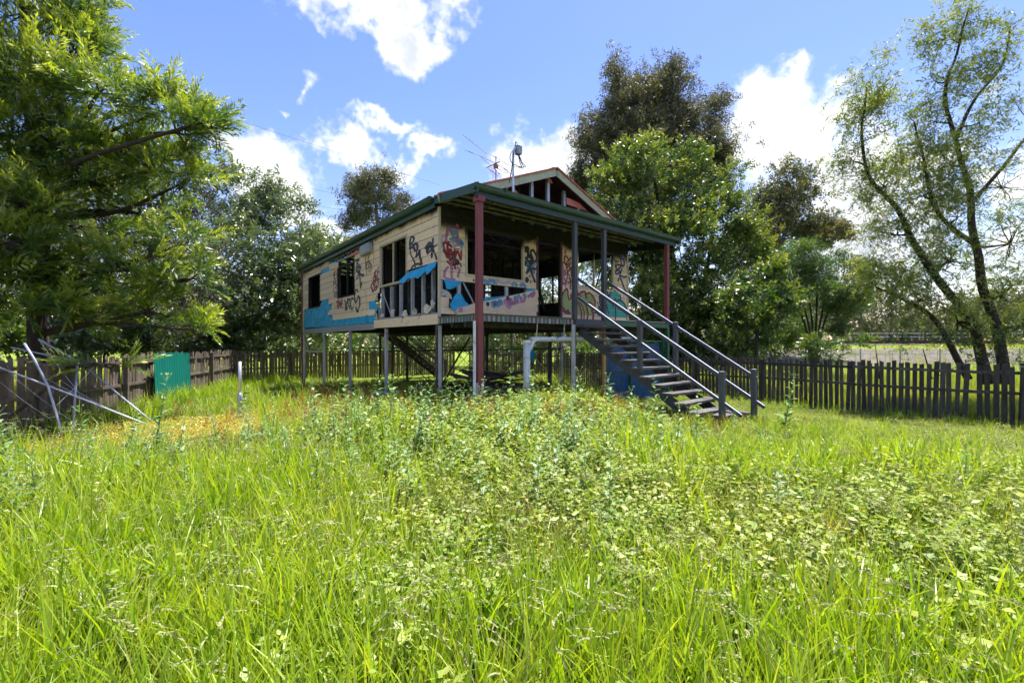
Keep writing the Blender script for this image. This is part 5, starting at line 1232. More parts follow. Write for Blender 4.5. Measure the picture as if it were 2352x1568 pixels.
def tree(name, label, cat, base, trunks, blobs, kinds, mat, leaf, dens, bark='bark_dark', group=None, updir=.35, droop=0.0, clump=.30, twigs=4, tipw=.35, fill=.62, parts=('trunk', 'crown')):
    """blobs: (px, py, Y, half width px, half height px); dens: sprigs per 1000 square px of blob"""
    bx, by = base
    root = thing(name, label, cat, (bx, by, hz(bx, by)), 0, group)
    o0 = np.array([bx, by, hz(bx, by)])
    tm = MB(); axis = []
    for pts, r0, r1 in trunks:
        P_ = smoothpath([Vector(p) if len(p) == 3 and not isinstance(p, tuple) else at(*p) for p in pts], 5)
        P_ = [p + Vector((mnoise.noise(p * .7) * r0 * .5, mnoise.noise(p * .7 + Vector((9, 0, 0))) * r0 * .5, 0)) for p in P_]
        rs = [r0 + (r1 - r0) * (i / (len(P_) - 1)) ** .8 for i in range(len(P_))]
        tm.tube([Vector(p) - Vector(o0) for p in P_], rs, 9)
        axis += [(Vector(p), r) for p, r in zip(P_, rs)]
    Ps, Ds, Ss, Rs_ = [], [], [], []
    for bl in blobs:
        px, py, Y, rx, ry = bl[:5]; dm = bl[5] if len(bl) > 5 else 1.0
        c = np.array(at(px, py, Y)); ax, azr = rx / FPX * Y, ry / FPX * Y; ay = (ax + azr) / 2
        best = min(axis, key=lambda a: (a[0] - Vector(c)).length + max(0, a[0].z - c[2]) * 1.5)
        mid = (best[0] + Vector(c)) / 2 + Vector(rng.normal(size=3) * .06 * (best[0] - Vector(c)).length)
        r_ = min(best[1] * .55, .09); ln = smoothpath([best[0], mid, Vector(c)], 4)
        tm.tube([p - Vector(o0) for p in ln], np.linspace(r_, r_ * .35, len(ln)).tolist(), 6)
        ncl = max(5, int(rx * ry / 330)); u = unit(rng.normal(size=(ncl, 3)))
        rad = fill + (1.02 - fill) * rng.random(ncl) ** .7
        cc = c + u * rad[:, None] * np.array([ax, ay, azr])
        for q in cc[:twigs * 2]:
            e2 = Vector(c) + (Vector(q) - Vector(c)) * .92; md = (Vector(c) + e2) / 2 + Vector(rng.normal(size=3) * .07 * ax)
            tm.tube([p - Vector(o0) for p in (Vector(c), md, e2)], [r_ * .4, r_ * .26, r_ * .1], 4)
        n = max(8, int(rx * ry * math.pi / 1000 * dens * dm))
        k = rng.integers(0, ncl, n); g = rng.normal(size=(n, 3)) * clump * np.array([ax, ay, azr]) * .8
        p = cc[k] + g
        dv = unit(p - c) * .7 + np.array([0, 0, updir]) + rng.normal(size=(n, 3)) * .45 - np.array([0, 0, droop])
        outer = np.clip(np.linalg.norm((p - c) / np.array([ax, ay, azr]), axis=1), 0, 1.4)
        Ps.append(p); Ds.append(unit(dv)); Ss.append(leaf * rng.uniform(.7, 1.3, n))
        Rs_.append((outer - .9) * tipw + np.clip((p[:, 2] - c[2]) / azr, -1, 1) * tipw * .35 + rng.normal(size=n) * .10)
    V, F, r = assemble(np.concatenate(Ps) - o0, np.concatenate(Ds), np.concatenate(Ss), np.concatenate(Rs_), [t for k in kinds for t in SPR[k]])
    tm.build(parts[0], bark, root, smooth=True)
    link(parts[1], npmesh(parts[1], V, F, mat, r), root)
    return root

# ------------------------------------------------------------------ trees
tree('silky_oak_tree', 'big ferny leaved tree filling the left side in front', 'tree', (-12.6, 11.6), [([(95, 900, 11.6), (90, 500, 11.6), (60, 100, 11.6), (40, -300, 11.6)], .24, .08)],
     [(60, 30, 11, 120, 90), (170, 40, 11, 60, 45, .8), (160, 130, 11, 80, 45, .8), (60, 200, 10.5, 110, 70), (225, 215, 10.5, 80, 40), (330, 225, 10.5, 60, 34), (390, 250, 10.4, 50, 30), (405, 305, 10.3, 75, 34), (470, 280, 10, 38, 24), (120, 330, 10.5, 120, 60), (280, 330, 11, 100, 45), (200, 420, 11, 120, 50), (360, 390, 11, 80, 40), (420, 420, 11, 38, 34, .7),
      (50, 470, 10, 80, 50), (30, 560, 9.5, 60, 36), (180, 520, 12, 100, 45, .7), (320, 490, 12, 80, 40, .6), (420, 560, 11.5, 60, 28), (130, 620, 11, 110, 45, .8), (300, 620, 11, 90, 40, .8), (440, 640, 11, 50, 26), (60, 700, 10, 80, 36, .8), (190, 710, 11, 90, 32, .8), (340, 715, 11, 80, 32), (410, 755, 11, 60, 22),
      (-60, 300, 10.5, 120, 200), (-60, 600, 10.5, 120, 130), (240, 838, 8.6, 50, 9, .9), (60, -120, 11, 150, 90)],
     ('silky',), 'leaf_silky', .62, 9.5, updir=.4, clump=.24, tipw=.75, fill=.5)
tree('she_oak_tree', 'dull twiggy dark tree just behind the ferny tree at left', 'tree', (-14.8, 17.5), [([(330, 850, 17.5), (345, 600, 17.5), (380, 400, 17.5)], .2, .05), ([(200, 850, 17.5), (180, 600, 17.5), (150, 400, 17.5)], .2, .06)],
     [(400, 440, 17, 80, 80), (430, 380, 17, 50, 40), (370, 540, 17, 110, 100), (250, 600, 17, 130, 140), (110, 560, 17, 130, 160), (420, 640, 17, 90, 90), (330, 720, 17, 130, 70), (120, 740, 17, 140, 60)],
     ('twig', 'gum', 'gum'), 'leaf_dark', .5, 11, clump=.3)
tree('glossy_tree', 'grey green glossy tree over the back left fence corner', 'tree', (-14.5, 25.5), [([(600, 830, 25.5), (590, 680, 25.5), (570, 540, 25.5), (560, 450, 25.5)], .22, .05), ([(600, 800, 25.5), (650, 640, 25.5), (660, 520, 25.5)], .15, .05)],
     [(560, 455, 25.5, 85, 50), (640, 510, 25.5, 75, 60), (500, 520, 26, 60, 60), (560, 600, 24, 115, 80), (680, 600, 25, 80, 75), (600, 710, 24, 140, 70), (500, 730, 23.5, 100, 70), (720, 700, 25, 60, 70), (600, 780, 24, 150, 35), (760, 600, 27, 40, 50)],
     ('broad', 'broad', 'gum'), 'leaf_gloss', .55, 34, clump=.28, tipw=.5, bark='bark_grey')
tree('gum_tree', 'lone round topped gum tree far behind the house roof', 'tree', (-17.5, 56), [([(868, 800, 56), (870, 560, 56), (862, 470, 56), (850, 400, 56)], .35, .08)],
     [(860, 415, 56, 55, 38), (825, 460, 56, 42, 40), (900, 445, 56, 42, 40), (860, 480, 56, 60, 40), (815, 505, 56, 32, 25), (905, 500, 56, 35, 28)], ('gum',), 'leaf_gum', 1.0, 46, droop=.5, bark='bark_grey', clump=.34)
for k, (px, lab) in enumerate(((715, 'far gum tree beside the glossy tree left of the house'), (775, 'far gum tree just left of the house eave'), (830, 'small far gum tree touching the house eave'))):
    p = at(px, 786, 62)
    tree('gum_tree', lab, 'tree', (p.x, p.y), [([(px, 800, 62), (px + 4, 640, 62), (px, 550, 62)], .3, .08)], [(px, 545 + 8 * k, 62, 36, 22), (px - 25, 575, 62, 32, 25), (px + 20, 580, 62, 34, 28), (px, 640, 62, 45, 50)], ('gum',), 'leaf_gum_tips', 1.1, 36, droop=.5, bark='bark_grey', group='far gum trees left of the house')
tree('gum_tree', 'tall dense dark gum tree towering behind the house at right', 'tree', (11.5, 39), [([(1480, 800, 39), (1480, 500, 39), (1440, 340, 39), (1425, 190, 39)], .4, .07), ([(1500, 800, 39), (1530, 480, 39), (1550, 300, 39), (1555, 180, 39)], .4, .07)],
     [(1425, 215, 39, 52, 62), (1545, 205, 39, 58, 55), (1595, 265, 39, 60, 62), (1495, 275, 39, 70, 70), (1450, 290, 39, 70, 60), (1400, 310, 39, 60, 60), (1470, 340, 39, 90, 70), (1570, 350, 39, 90, 70), (1365, 380, 39, 45, 60), (1625, 370, 39, 38, 60), (1340, 450, 39, 40, 60), (1500, 440, 39, 130, 60), (1640, 400, 39, 28, 50), (1350, 530, 39, 50, 60)],
     ('gum',), 'leaf_gum', .72, 70, droop=.55, bark='bark_grey', clump=.33, tipw=.28)
tree('leafy_tree', 'bright green bushy tree right beside the house gable', 'tree', (8.6, 21.5), [([(1580, 830, 21.5), (1560, 650, 21.5), (1520, 500, 21.5), (1500, 400, 21.5)], .2, .05), ([(1585, 830, 21.5), (1620, 640, 21.5), (1640, 520, 21.5)], .15, .05), ([(1530, 830, 21.5), (1480, 660, 21.5), (1440, 520, 21.5)], .14, .05)],
     [(1440, 390, 21, 75, 55), (1545, 375, 21, 80, 50), (1400, 460, 21, 60, 60), (1500, 470, 20.5, 110, 70), (1620, 450, 21, 75, 65), (1440, 560, 21, 80, 80), (1560, 570, 20.5, 110, 80), (1670, 520, 21, 60, 60), (1700, 590, 21, 55, 60), (1650, 650, 20, 90, 75), (1540, 690, 20, 90, 70), (1460, 690, 21, 80, 80), (1620, 750, 20, 100, 45), (1500, 770, 21, 100, 40), (1700, 390, 24, 26, 16, .7)],
     ('broad',), 'leaf_bright', .44, 32, clump=.26, tipw=.6)
tree('tip_gum_tree', 'yellow tipped gum tree between the bushy tree and the willow', 'tree', (19.5, 33), [([(1740, 800, 33), (1745, 650, 33), (1790, 520, 33), (1810, 420, 33)], .28, .06), ([(1742, 700, 33), (1830, 600, 33), (1880, 530, 33)], .18, .05)],
     [(1805, 415, 33, 48, 42), (1760, 460, 33, 45, 45), (1830, 480, 33, 60, 45), (1885, 510, 33, 50, 35), (1770, 540, 33, 60, 50), (1850, 560, 33, 50, 35), (1910, 545, 33, 30, 25), (1740, 620, 33, 55, 60), (1800, 630, 33, 60, 50), (1720, 540, 33, 45, 50), (1780, 690, 33, 70, 40)], ('gum', 'gum', 'broad'), 'leaf_gum_tips', .62, 62, droop=.3, clump=.36, tipw=.5)
tree('paperbark_tree', 'dark many stemmed tree standing behind the right fence', 'tree', (16.1, 23.8), [([(1862 + k * 3, 835, 23.8), (1860 + k * 9 - 12, 740, 23.8), (1850 + (k - 2) * 30, 620, 23.8)], .085, .03) for k in range(6)],
     [(1870, 590, 23.8, 70, 38), (1830, 640, 23.8, 55, 42), (1915, 625, 23.8, 55, 42), (1870, 670, 23.8, 90, 40), (1950, 680, 23.8, 45, 40), (1800, 690, 23.8, 40, 40), (1930, 730, 23.8, 45, 35)], ('gum', 'gum', 'twig'), 'leaf_bush', .42, 55, clump=.28)
tree('glossy_bush', 'bright glossy shrub spilling over the fence right of the stairs', 'shrub', (9.6, 17.3), [([(1735, 850, 17.3), (1740, 760, 17.3), (1755, 680, 17.3)], .08, .03)],
     [(1765, 660, 17.3, 50, 36), (1735, 700, 17.3, 60, 50), (1790, 700, 17.3, 38, 42), (1720, 760, 17.3, 60, 40), (1700, 800, 17.5, 40, 26)], ('broad',), 'leaf_bright', .48, 26, clump=.3, parts=('stem', 'foliage'))
tree('sapling', 'small pinnate leaved sapling poking above the right fence', 'sapling', (12.2, 16.8), [([(1905, 860, 16.8), (1910, 790, 16.8)], .03, .012)], [(1925, 790, 16.8, 48, 24), (1890, 800, 16.8, 30, 16), (1905, 815, 16.8, 40, 14)], ('broad', 'silky'), 'leaf_bush', .42, 22, parts=('stem', 'foliage'))
WY = 14.2
tree('willow_tree', 'tall sparse willow leaning over the right fence', 'tree', (15.4, WY), [([(2312, 880, WY), (2290, 760, WY), (2255, 640, WY), (2232, 520, WY), (2220, 420, WY), (2195, 330, WY), (2170, 210, WY), (2200, 120, WY), (2225, 20, WY)], .165, .02), ([(2270, 880, WY), (2230, 740, WY), (2160, 650, WY), (2100, 560, WY), (2060, 480, WY), (1995, 400, WY), (1980, 300, WY), (1990, 190, WY)], .165, .02), ([(2225, 870, WY), (2150, 740, WY), (2080, 690, WY), (2010, 660, WY)], .11, .03), ([(2225, 470, WY), (2290, 400, WY), (2352, 320, WY), (2420, 240, WY)], .07, .03),
     ([(2195, 320, WY), (2240, 230, WY), (2300, 150, WY), (2320, 60, WY)], .06, .02), ([(2235, 560, WY), (2150, 480, WY), (2120, 360, WY), (2100, 280, WY)], .08, .02)],
     [(2230, 50, WY, 55, 50), (2160, 90, WY, 40, 45), (2320, 80, WY, 40, 60, .5), (2250, 150, WY, 45, 60), (2150, 190, WY, 40, 40), (2330, 230, WY, 40, 70, .5), (2000, 190, WY, 40, 55), (1985, 280, WY, 50, 60), (2070, 250, WY, 36, 45, .6), (2150, 280, WY, 38, 50), (2100, 350, WY, 60, 60), (2190, 380, WY, 55, 60), (1960, 370, WY, 55, 40, .7), (2030, 430, WY, 60, 55), (2120, 450, WY, 80, 60), (2300, 430, WY, 60, 80, .5), (2200, 500, WY, 50, 60),
      (2060, 540, WY, 70, 50, .8), (2080, 620, WY, 90, 55, 1.1), (2180, 600, WY, 70, 60, .8), (2320, 560, WY, 50, 80, .5), (2110, 690, WY, 70, 50, .9), (2300, 680, WY, 60, 70, .6), (2350, 750, WY, 60, 60, .7), (2200, 740, WY, 60, 50, .5), (2010, 640, WY, 50, 40, .7), (2250, 280, WY, 40, 50, .6)],
     ('willow',), 'leaf_willow', .60, 16, droop=.05, clump=.30, twigs=6, fill=.3, updir=.6)
tree('vine_tangle', 'scrambling vine and dry twigs at the foot of the willow', 'vine', (13.9, 13.6), [([(2140, 870, 13.6), (2120, 800, 13.6)], .03, .01), ([(2020, 870, 13.6), (2010, 790, 13.6)], .02, .008)], [(2140, 790, 13.6, 60, 40, .8), (2060, 760, 13.6, 22, 60, .7), (2300, 800, 13.6, 60, 40, .8)], ('broad', 'twig', 'twig'), 'leaf_bush', .35, 10, parts=('stem', 'foliage'))
far = [(1975, 660, 78, 50, 55), (2045, 700, 80, 42, 40), (2105, 735, 84, 45, 28), (2170, 740, 82, 40, 26), (2235, 735, 80, 45, 32), (2310, 715, 76, 50, 45), (2390, 700, 76, 60, 60), (1920, 690, 74, 45, 50)]
fl = ['tallest far tree beyond the railway beside the dark stemmed tree', 'second far tree beyond the railway counting from the left gap', 'low far tree beyond the railway in the middle of the gap', 'low far tree beyond the railway left of the willow trunks', 'low far tree beyond the railway between the willow trunks', 'far tree beyond the railway right of the willow trunks', 'far tree beyond the railway at the right edge', 'far tree beyond the railway behind the dark stemmed tree']
for (px, py, Y, rx, ry), lab in zip(far, fl):
    p = at(px, 786, Y)
    tree('far_tree', lab, 'tree', (p.x, p.y), [([(px, 790, Y), (px + 3, py + ry * .4, Y), (px, py - ry * .4, Y)], .3, .08)], [(px, py - ry * .45, Y, rx * .6, ry * .55), (px - rx * .5, py, Y, rx * .55, ry * .6), (px + rx * .5, py + ry * .1, Y, rx * .55, ry * .6), (px, py + ry * .6, Y, rx * .9, ry * .5)], ('gum', 'broad'), 'leaf_gum', 1.3, 34, bark='bark_grey', group='far trees beyond the railway', clump=.3)
# bushes beyond the back fence and behind the house
bush = [(480, 780, 25, 60, 30), (560, 800, 24, 60, 24), (660, 790, 28, 60, 30), (760, 770, 30, 70, 40), (850, 785, 31, 50, 30), (930, 780, 33, 60, 36), (1010, 770, 36, 60, 40), (1110, 770, 34, 50, 50), (1170, 780, 32, 50, 42), (1240, 770, 30, 60, 50), (1320, 780, 27, 60, 44), (1400, 790, 24, 60, 40), (1480, 800, 21, 50, 34), (1640, 810, 19, 40, 24), (1560, 805, 20, 50, 28), (-20, 770, 13.5, 80, 30), (110, 772, 15, 90, 28), (240, 778, 17, 90, 26), (360, 782, 20, 70, 26), (430, 786, 23, 60, 24), (1700, 760, 25, 60, 44), (1780, 765, 26, 60, 44), (1850, 775, 27, 45, 34), (1650, 700, 27, 60, 60)]
bl_ = ['left corner', 'left fence corner', 'house left end', 'house left windows', 'second left stump', 'third left stump', 'back stairs', 'gap in the back fence', 'front red post', 'white drain pipe', 'drain pipe elbow', 'mesh cage', 'lower stairs', 'right stair foot', 'handrail', 'collapsed clothes line', 'fallen clothes line arms', 'left fence post', 'teal metal sheet', 'far end of the left fence', 'shrub at the stair foot', 'glossy shrub', 'dark stemmed tree', 'verandah end post']
for i, (px, py, Y, rx, ry) in enumerate(bush):
    p = at(px, 786, Y)
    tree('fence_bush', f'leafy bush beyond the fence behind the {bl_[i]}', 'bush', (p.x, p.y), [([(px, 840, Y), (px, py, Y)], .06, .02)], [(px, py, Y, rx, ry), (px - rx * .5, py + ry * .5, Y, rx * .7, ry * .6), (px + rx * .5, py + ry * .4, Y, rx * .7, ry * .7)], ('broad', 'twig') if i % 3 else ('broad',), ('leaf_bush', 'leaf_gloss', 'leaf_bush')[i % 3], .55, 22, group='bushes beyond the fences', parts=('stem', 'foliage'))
# the wood that closes the horizon, far off: one mass
def woodland():
    n = 15000
    t = rng.random(n); X = -190 + 400 * t; Yw = 92 + 14 * rng.random(n) + .12 * np.abs(X)
    top = 7.5 + 3.5 * np.sin(X * .11) + 2.5 * np.sin(X * .31 + 1) + 2 * np.sin(X * .73 + 2)
    Zz = hgt(X, Yw) + np.maximum(top, 2.5) * rng.random(n) ** .65
    P_ = np.stack([X, Yw, Zz], -1) + rng.normal(size=(n, 3)) * .6
    V, F, r = assemble(P_, unit(rng.normal(size=(n, 3)) + np.array([0, 0, .5])), rng.uniform(1.6, 3.0, n), rng.normal(size=n) * .2, SPR['gum'][:3] + SPR['broad'][:2])
    link('distant_woodland', npmesh('distant_woodland', V, F, 'leaf_gum', r), None, 'distant dark green belt of woodland along the horizon', None, None, 'stuff')
woodland()
# trees behind the house, seen through the windows and under the roof
for i, (px, Y, lab) in enumerate(((1130, 36, 'tree behind the house seen through the front windows'), (950, 40, 'tree behind the house seen under the rear eave'), (1290, 30, 'tree behind the house seen through the doorway'))):
    p = at(px, 786, Y)
    tree('backyard_tree', lab, 'tree', (p.x, p.y), [([(px, 810, Y), (px, 700, Y), (px + 6, 600, Y)], .2, .06)], [(px, 590, Y, 80, 60), (px - 60, 660, Y, 70, 60), (px + 60, 670, Y, 70, 60), (px, 730, Y, 110, 50)], ('broad', 'gum'), 'leaf_gloss', .8, 9, group='trees behind the house')

# ------------------------------------------------------------------ grass and weeds
HID = bpy.data.collections.new('plant_sources')       # not linked to the scene: only the scatter objects draw them
def source(name, lb, mat):
    V, F, r = lb.out(); return npmesh(name, V, F, mat, r)
def multi(name, parts):
    """several LB with materials into one mesh"""
    Vs, Fs, Rr, Mi, off = [], [], [], [], 0
    for k, (lb, mt) in enumerate(parts):
        V, F, r = lb.out()
        Vs.append(V); Fs.append(F + off); Rr.append(r); Mi += [k] * len(F); off += len(V)
    m = npmesh(name, np.concatenate(Vs), np.concatenate(Fs), parts[0][1], np.concatenate(Rr))
    for _, mt in parts[1:]: m.materials.append(MATS[mt])
    m.polygons.foreach_set('material_index', Mi)
    return m
def rdir(lean):
    a = rng.uniform(0, 2 * math.pi); return np.array([math.cos(a) * lean, math.sin(a) * lean, 1.0])
def p_tall(n=10, l=.55, w=.013, spread=.07):
    B = LB()
    for i in range(n):
        a = rng.uniform(0, 6.28); q = rng.random() ** .5 * spread
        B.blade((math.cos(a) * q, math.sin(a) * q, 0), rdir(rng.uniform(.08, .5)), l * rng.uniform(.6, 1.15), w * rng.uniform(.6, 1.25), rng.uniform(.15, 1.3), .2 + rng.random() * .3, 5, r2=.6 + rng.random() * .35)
    return B
def p_weed(h=.36, ns=5, ll=.066):
    B = LB()
    for k in range(ns):
        a = rng.uniform(0, 6.28); q = rng.uniform(0, .09); b = np.array([math.cos(a) * q, math.sin(a) * q, 0]); d = unit(rdir(rng.uniform(.05, .45))); hh = h * rng.uniform(.6, 1.15)
        B.leaf(b, d, hh, .009, .25)
        for i in range(9):
            t = .22 + .78 * (i + 1) / 9; an = i * 2.4 + a
            dd = unit(np.array([math.cos(an), math.sin(an), rng.uniform(-.15, .5)]))
            B.leaf(b + d * hh * t, dd, ll * rng.uniform(.5, 1.45) * (1.1 - .35 * t), ll * .5, .3 + .4 * t + rng.normal() * .16, .12, roll=np.array([0, 0, 1.0]) + rng.normal(size=3) * .35)
    return B
def p_thistle(h=.8):
    B = LB(); b = np.zeros(3); d = unit(rdir(.12))
    B.blade(b, d, h, .018, .05, .45, 4)
    n = 17
    for i in range(n):
        t = .12 + .85 * i / n; an = i * 2.4; l = (.24 - .17 * t) * rng.uniform(.8, 1.2)
        p = B.blade(b + d * h * t, np.array([math.cos(an), math.sin(an), .75]), l, l * .30, .9, .35 + .3 * rng.random(), 3, r2=.6)
        for sg in (-1, 1):
            sd = np.array([-math.sin(an) * sg, math.cos(an) * sg, 0.1]); B.leaf(b + d * h * t + np.array([math.cos(an), math.sin(an), .5]) * l * .4, sd + np.array([math.cos(an), math.sin(an), 0]) * .5, l * .32, l * .16, .5)
    for i in range(7):
        q = b + d * h * .95; dd = unit(rdir(.7)); B.leaf(q, dd, .09, .006, .6); B.leaf(q + dd * .08, dd, .03, .018, .9)
    return B
def p_dock(h=.75):
    B = LB()
    for k in range(2):
        d = unit(rdir(.3)); B.blade(np.zeros(3), d, h, .007, .35, .2, 4)
        for i in range(46):
            t = .35 + .65 * rng.random(); p = d * h * t + np.array([0, 0, -.16 * t * t]) + rng.normal(size=3) * .014
            B.leaf(p, rng.normal(size=3), .022, .018, .3 + .6 * rng.random())
    return B
def p_seed(l=.62):
    B = LB()
    for k in range(2):
        d = rdir(rng.uniform(.15, .55)); tip = B.blade(rng.normal(size=3) * .02 * np.array([1, 1, 0]), d, l * rng.uniform(.8, 1.1), .0035, .5, .2, 5)
        for j in range(rng.integers(1, 4)):
            a = rng.uniform(0, 6.28); dd = np.array([math.cos(a), math.sin(a), rng.uniform(-.1, .35)]); q = tip - np.array([0, 0, .03 * j]); L_ = rng.uniform(.06, .11)
            side = unit(np.cross(dd, rng.normal(size=3)))
            for i in range(13):
                u_ = unit(dd + np.array([0, 0, -.35 * i / 13])); B.leaf(q + u_ * L_ * i / 13, unit(u_ + side * (.35 if i % 2 else -.35)), L_ / 5.5, .0062, .25 + .6 * rng.random())
    return B
def p_cover(r_=.12):
    B = LB()
    for i in range(26):
        a = rng.uniform(0, 6.28); q = r_ * rng.random() ** .5; B.leaf((math.cos(a) * q, math.sin(a) * q, rng.uniform(.0, .10)), np.array([math.cos(a + rng.normal()), math.sin(a + rng.normal()), rng.uniform(-.1, .5)]), rng.uniform(.014, .042), rng.uniform(.008, .02), rng.random(), .1)
    return B
def p_spot(n=5, h=.42):
    B = LB()
    for i in range(n):
        d = unit(rdir(.35)); hh = h * rng.uniform(.7, 1.1); B.leaf((0, 0, 0), d, hh, .003, .1)
        for j in range(6): B.leaf(d * hh, rng.normal(size=3), .018, .006, rng.random())
    return B
def p_panicle(h=.95):
    B = LB()
    d = unit(rdir(.22)); tip = B.blade((0, 0, 0), d, h, .005, .25, .2, 5)
    for i in range(26):
        t = .55 + .45 * i / 26; p = d * h * t; dd = unit(rdir(.7)); l = .16 * (1.15 - t) * 2 + .03
        B.leaf(p, dd, l, .003, .4)
        for j in range(4): B.leaf(p + dd * l * (.3 + .2 * j), rng.normal(size=3), .014, .005, rng.random())
    return B
def vn(x, y, s, seed):
    g = np.random.default_rng(seed).random((64, 64)); u = (x / s) % 64; v = (y / s) % 64
    i, j = np.floor(u).astype(int), np.floor(v).astype(int); fu, fv = u - i, v - j; fu, fv = fu * fu * (3 - 2 * fu), fv * fv * (3 - 2 * fv)
    i1, j1 = (i + 1) % 64, (j + 1) % 64; i, j = i % 64, j % 64
    return (g[i, j] * (1 - fu) + g[i1, j] * fu) * (1 - fv) + (g[i, j1] * (1 - fu) + g[i1, j1] * fu) * fv
nL = np.array([.966, .26]); nR = np.array([-.7806, -.6251]); nB = np.array([.626, -.78])
def inyard(x, y, m=.08):
    return ((x + 8.95) * nL[0] + (y - 5.2) * nL[1] > m) & ((x - 16.4) * nR[0] + (y - 4.8) * nR[1] > m) & ((x + 13.12) * nB[0] + (y - 21.05) * nB[1] > m)
def dl(x, y): return (x + 8.95) * nL[0] + (y - 5.2) * nL[1]
def dr(x, y): return (x - 16.4) * nR[0] + (y - 4.8) * nR[1]
def inhouse(x, y):
    lx = (x - HC.x) * D2.x + (y - HC.y) * D2.y; ly = (x - HC.x) * D1.x + (y - HC.y) * D1.y
    return (lx > -.4) & (lx < 7.4) & (ly > -1.4) & (ly < 12.8)
def cand(y0, y1, maxd, k=1.25, c=.6):
    A_ = k * (y1 * y1 - y0 * y0) + 2 * c * (y1 - y0); n = int(A_ * maxd)
    y = rng.uniform(y0, y1, n * 3); y = y[rng.random(len(y)) < (k * y + c) / (k * y1 + c)][:n]
    return rng.uniform(-1, 1, len(y)) * (k * y + c), y
def low(x, y): return 1 - .55 * sstep(1.6, 2.8, x) * sstep(4.6, 6.2, y) * np.where(inyard(x, y), 1, 0)
def scatter(name, label, meshes, x, y, sc, tilt=.12, kind='stuff', zoff=-.01):
    sc = sc * low(x, y)
    col = bpy.data.collections.new(name + '_source'); HID.children.link(col)
    for i, me in enumerate(meshes):
        o = bpy.data.objects.new(f'{name}_source_{i:02d}', me); o['kind'] = 'stuff'; o['label'] = label; col.objects.link(o)
    n = len(x); z = hgt(x, y) + zoff
    m = bpy.data.meshes.new(name); m.vertices.add(n); m.vertices.foreach_set('co', np.stack([x, y, z], -1).astype(np.float32).ravel())
    a = m.attributes.new('rot', 'FLOAT_VECTOR', 'POINT'); a.data.foreach_set('vector', np.stack([rng.normal(size=n) * tilt, rng.normal(size=n) * tilt, rng.uniform(0, 6.28, n)], -1).astype(np.float32).ravel())
    a = m.attributes.new('scl', 'FLOAT', 'POINT'); a.data.foreach_set('value', np.asarray(sc, np.float32))
    a = m.attributes.new('idx', 'INT', 'POINT'); a.data.foreach_set('value', rng.integers(0, len(meshes), n).astype(np.int32))
    o = link(name, m, None, label, None, None, kind)
    ng = bpy.data.node_groups.new(name + '_scatter', 'GeometryNodeTree')
    ng.interface.new_socket('Geometry', in_out='INPUT', socket_type='NodeSocketGeometry'); ng.interface.new_socket('Geometry', in_out='OUTPUT', socket_type='NodeSocketGeometry')
    gi, go = ng.nodes.new('NodeGroupInput'), ng.nodes.new('NodeGroupOutput')
    ci = ng.nodes.new('GeometryNodeCollectionInfo'); ci.inputs['Collection'].default_value = col; ci.inputs['Separate Children'].default_value = True; ci.inputs['Reset Children'].default_value = True
    ip = ng.nodes.new('GeometryNodeInstanceOnPoints'); ip.inputs['Pick Instance'].default_value = True
    def na(nm, ty):
        q = ng.nodes.new('GeometryNodeInputNamedAttribute'); q.data_type = ty; q.inputs['Name'].default_value = nm; return q.outputs['Attribute']
    ng.links.new(gi.outputs[0], ip.inputs['Points']); ng.links.new(ci.outputs[0], ip.inputs['Instance'])
    ng.links.new(na('idx', 'INT'), ip.inputs['Instance Index']); ng.links.new(na('rot', 'FLOAT_VECTOR'), ip.inputs['Rotation']); ng.links.new(na('scl', 'FLOAT'), ip.inputs['Scale'])
    ng.links.new(ip.outputs[0], go.inputs[0])
    md = o.modifiers.new('scatter', 'NODES'); md.node_group = ng
    return o
def keep(x, y, d, maxd, yard=True):
    k = rng.random(len(x)) < np.clip(d / maxd, 0, 1)
    if yard: k &= inyard(x, y)
    return x[k], y[k]
def rings(dens, edges, maxes, yard=True):
    X, Y_ = [], []
    for (a, b), mx in zip(zip(edges[:-1], edges[1:]), maxes):
        x, y = cand(a, b, mx); x, y = keep(x, y, dens(x, y), mx, yard); X.append(x); Y_.append(y)
    return np.concatenate(X), np.concatenate(Y_)
def yellow_zone(x, y): return sstep(1.25, .6, np.sqrt(((x + 6.9) * .34) ** 2 + ((y - 8.3) * .5) ** 2) + .5 * (vn(x, y, .5, 3) - .5))
def d_tall(x, y):
    u = x / np.maximum(y, .5); n = vn(x, y, .55, 11); n2 = vn(x, y, 1.6, 12)
    d = 150 * sstep(2.9, 2.0, y + .7 * (n - .5)) + 75 * sstep(-.18, -.5, u + .25 * (n2 - .5)) * sstep(5.3, 3.9, y)
    d += 60 * sstep(.56, .78, n2) * np.where(u < -.3, sstep(5, 4, y), sstep(9.5, 6, y)) * sstep(.1, .35, np.abs(u)) + 26 * sstep(.9, .2, dr(x, y)) + 30 * sstep(1.2, .2, dl(x, y)) + 5
    d += 45 * sstep(.3, .5, u) * sstep(.45, .75, n2) * sstep(7, 3, y)
    return d * np.where(inhouse(x, y), .35, 1) * (1 - .97 * yellow_zone(x, y))
x, y = rings(d_tall, (1.15, 2.0, 3.0, 5.0, 9.0, 14.0, 22.0), (170, 150, 110, 75, 50, 24))
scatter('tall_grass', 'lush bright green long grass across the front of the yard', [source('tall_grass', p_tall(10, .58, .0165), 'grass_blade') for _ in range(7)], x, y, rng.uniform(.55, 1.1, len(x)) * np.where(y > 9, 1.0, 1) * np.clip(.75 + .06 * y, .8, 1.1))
def d_fine(x, y): return (55 * (1 - .5 * sstep(3, 8, y)) * (.5 + vn(x, y, .7, 21))) * (1 - .92 * yellow_zone(x, y)) * np.where(inhouse(x, y), .5, 1)
x, y = rings(d_fine, (1.15, 3.0, 6.0, 12.0, 22.0), (80, 70, 40, 18))
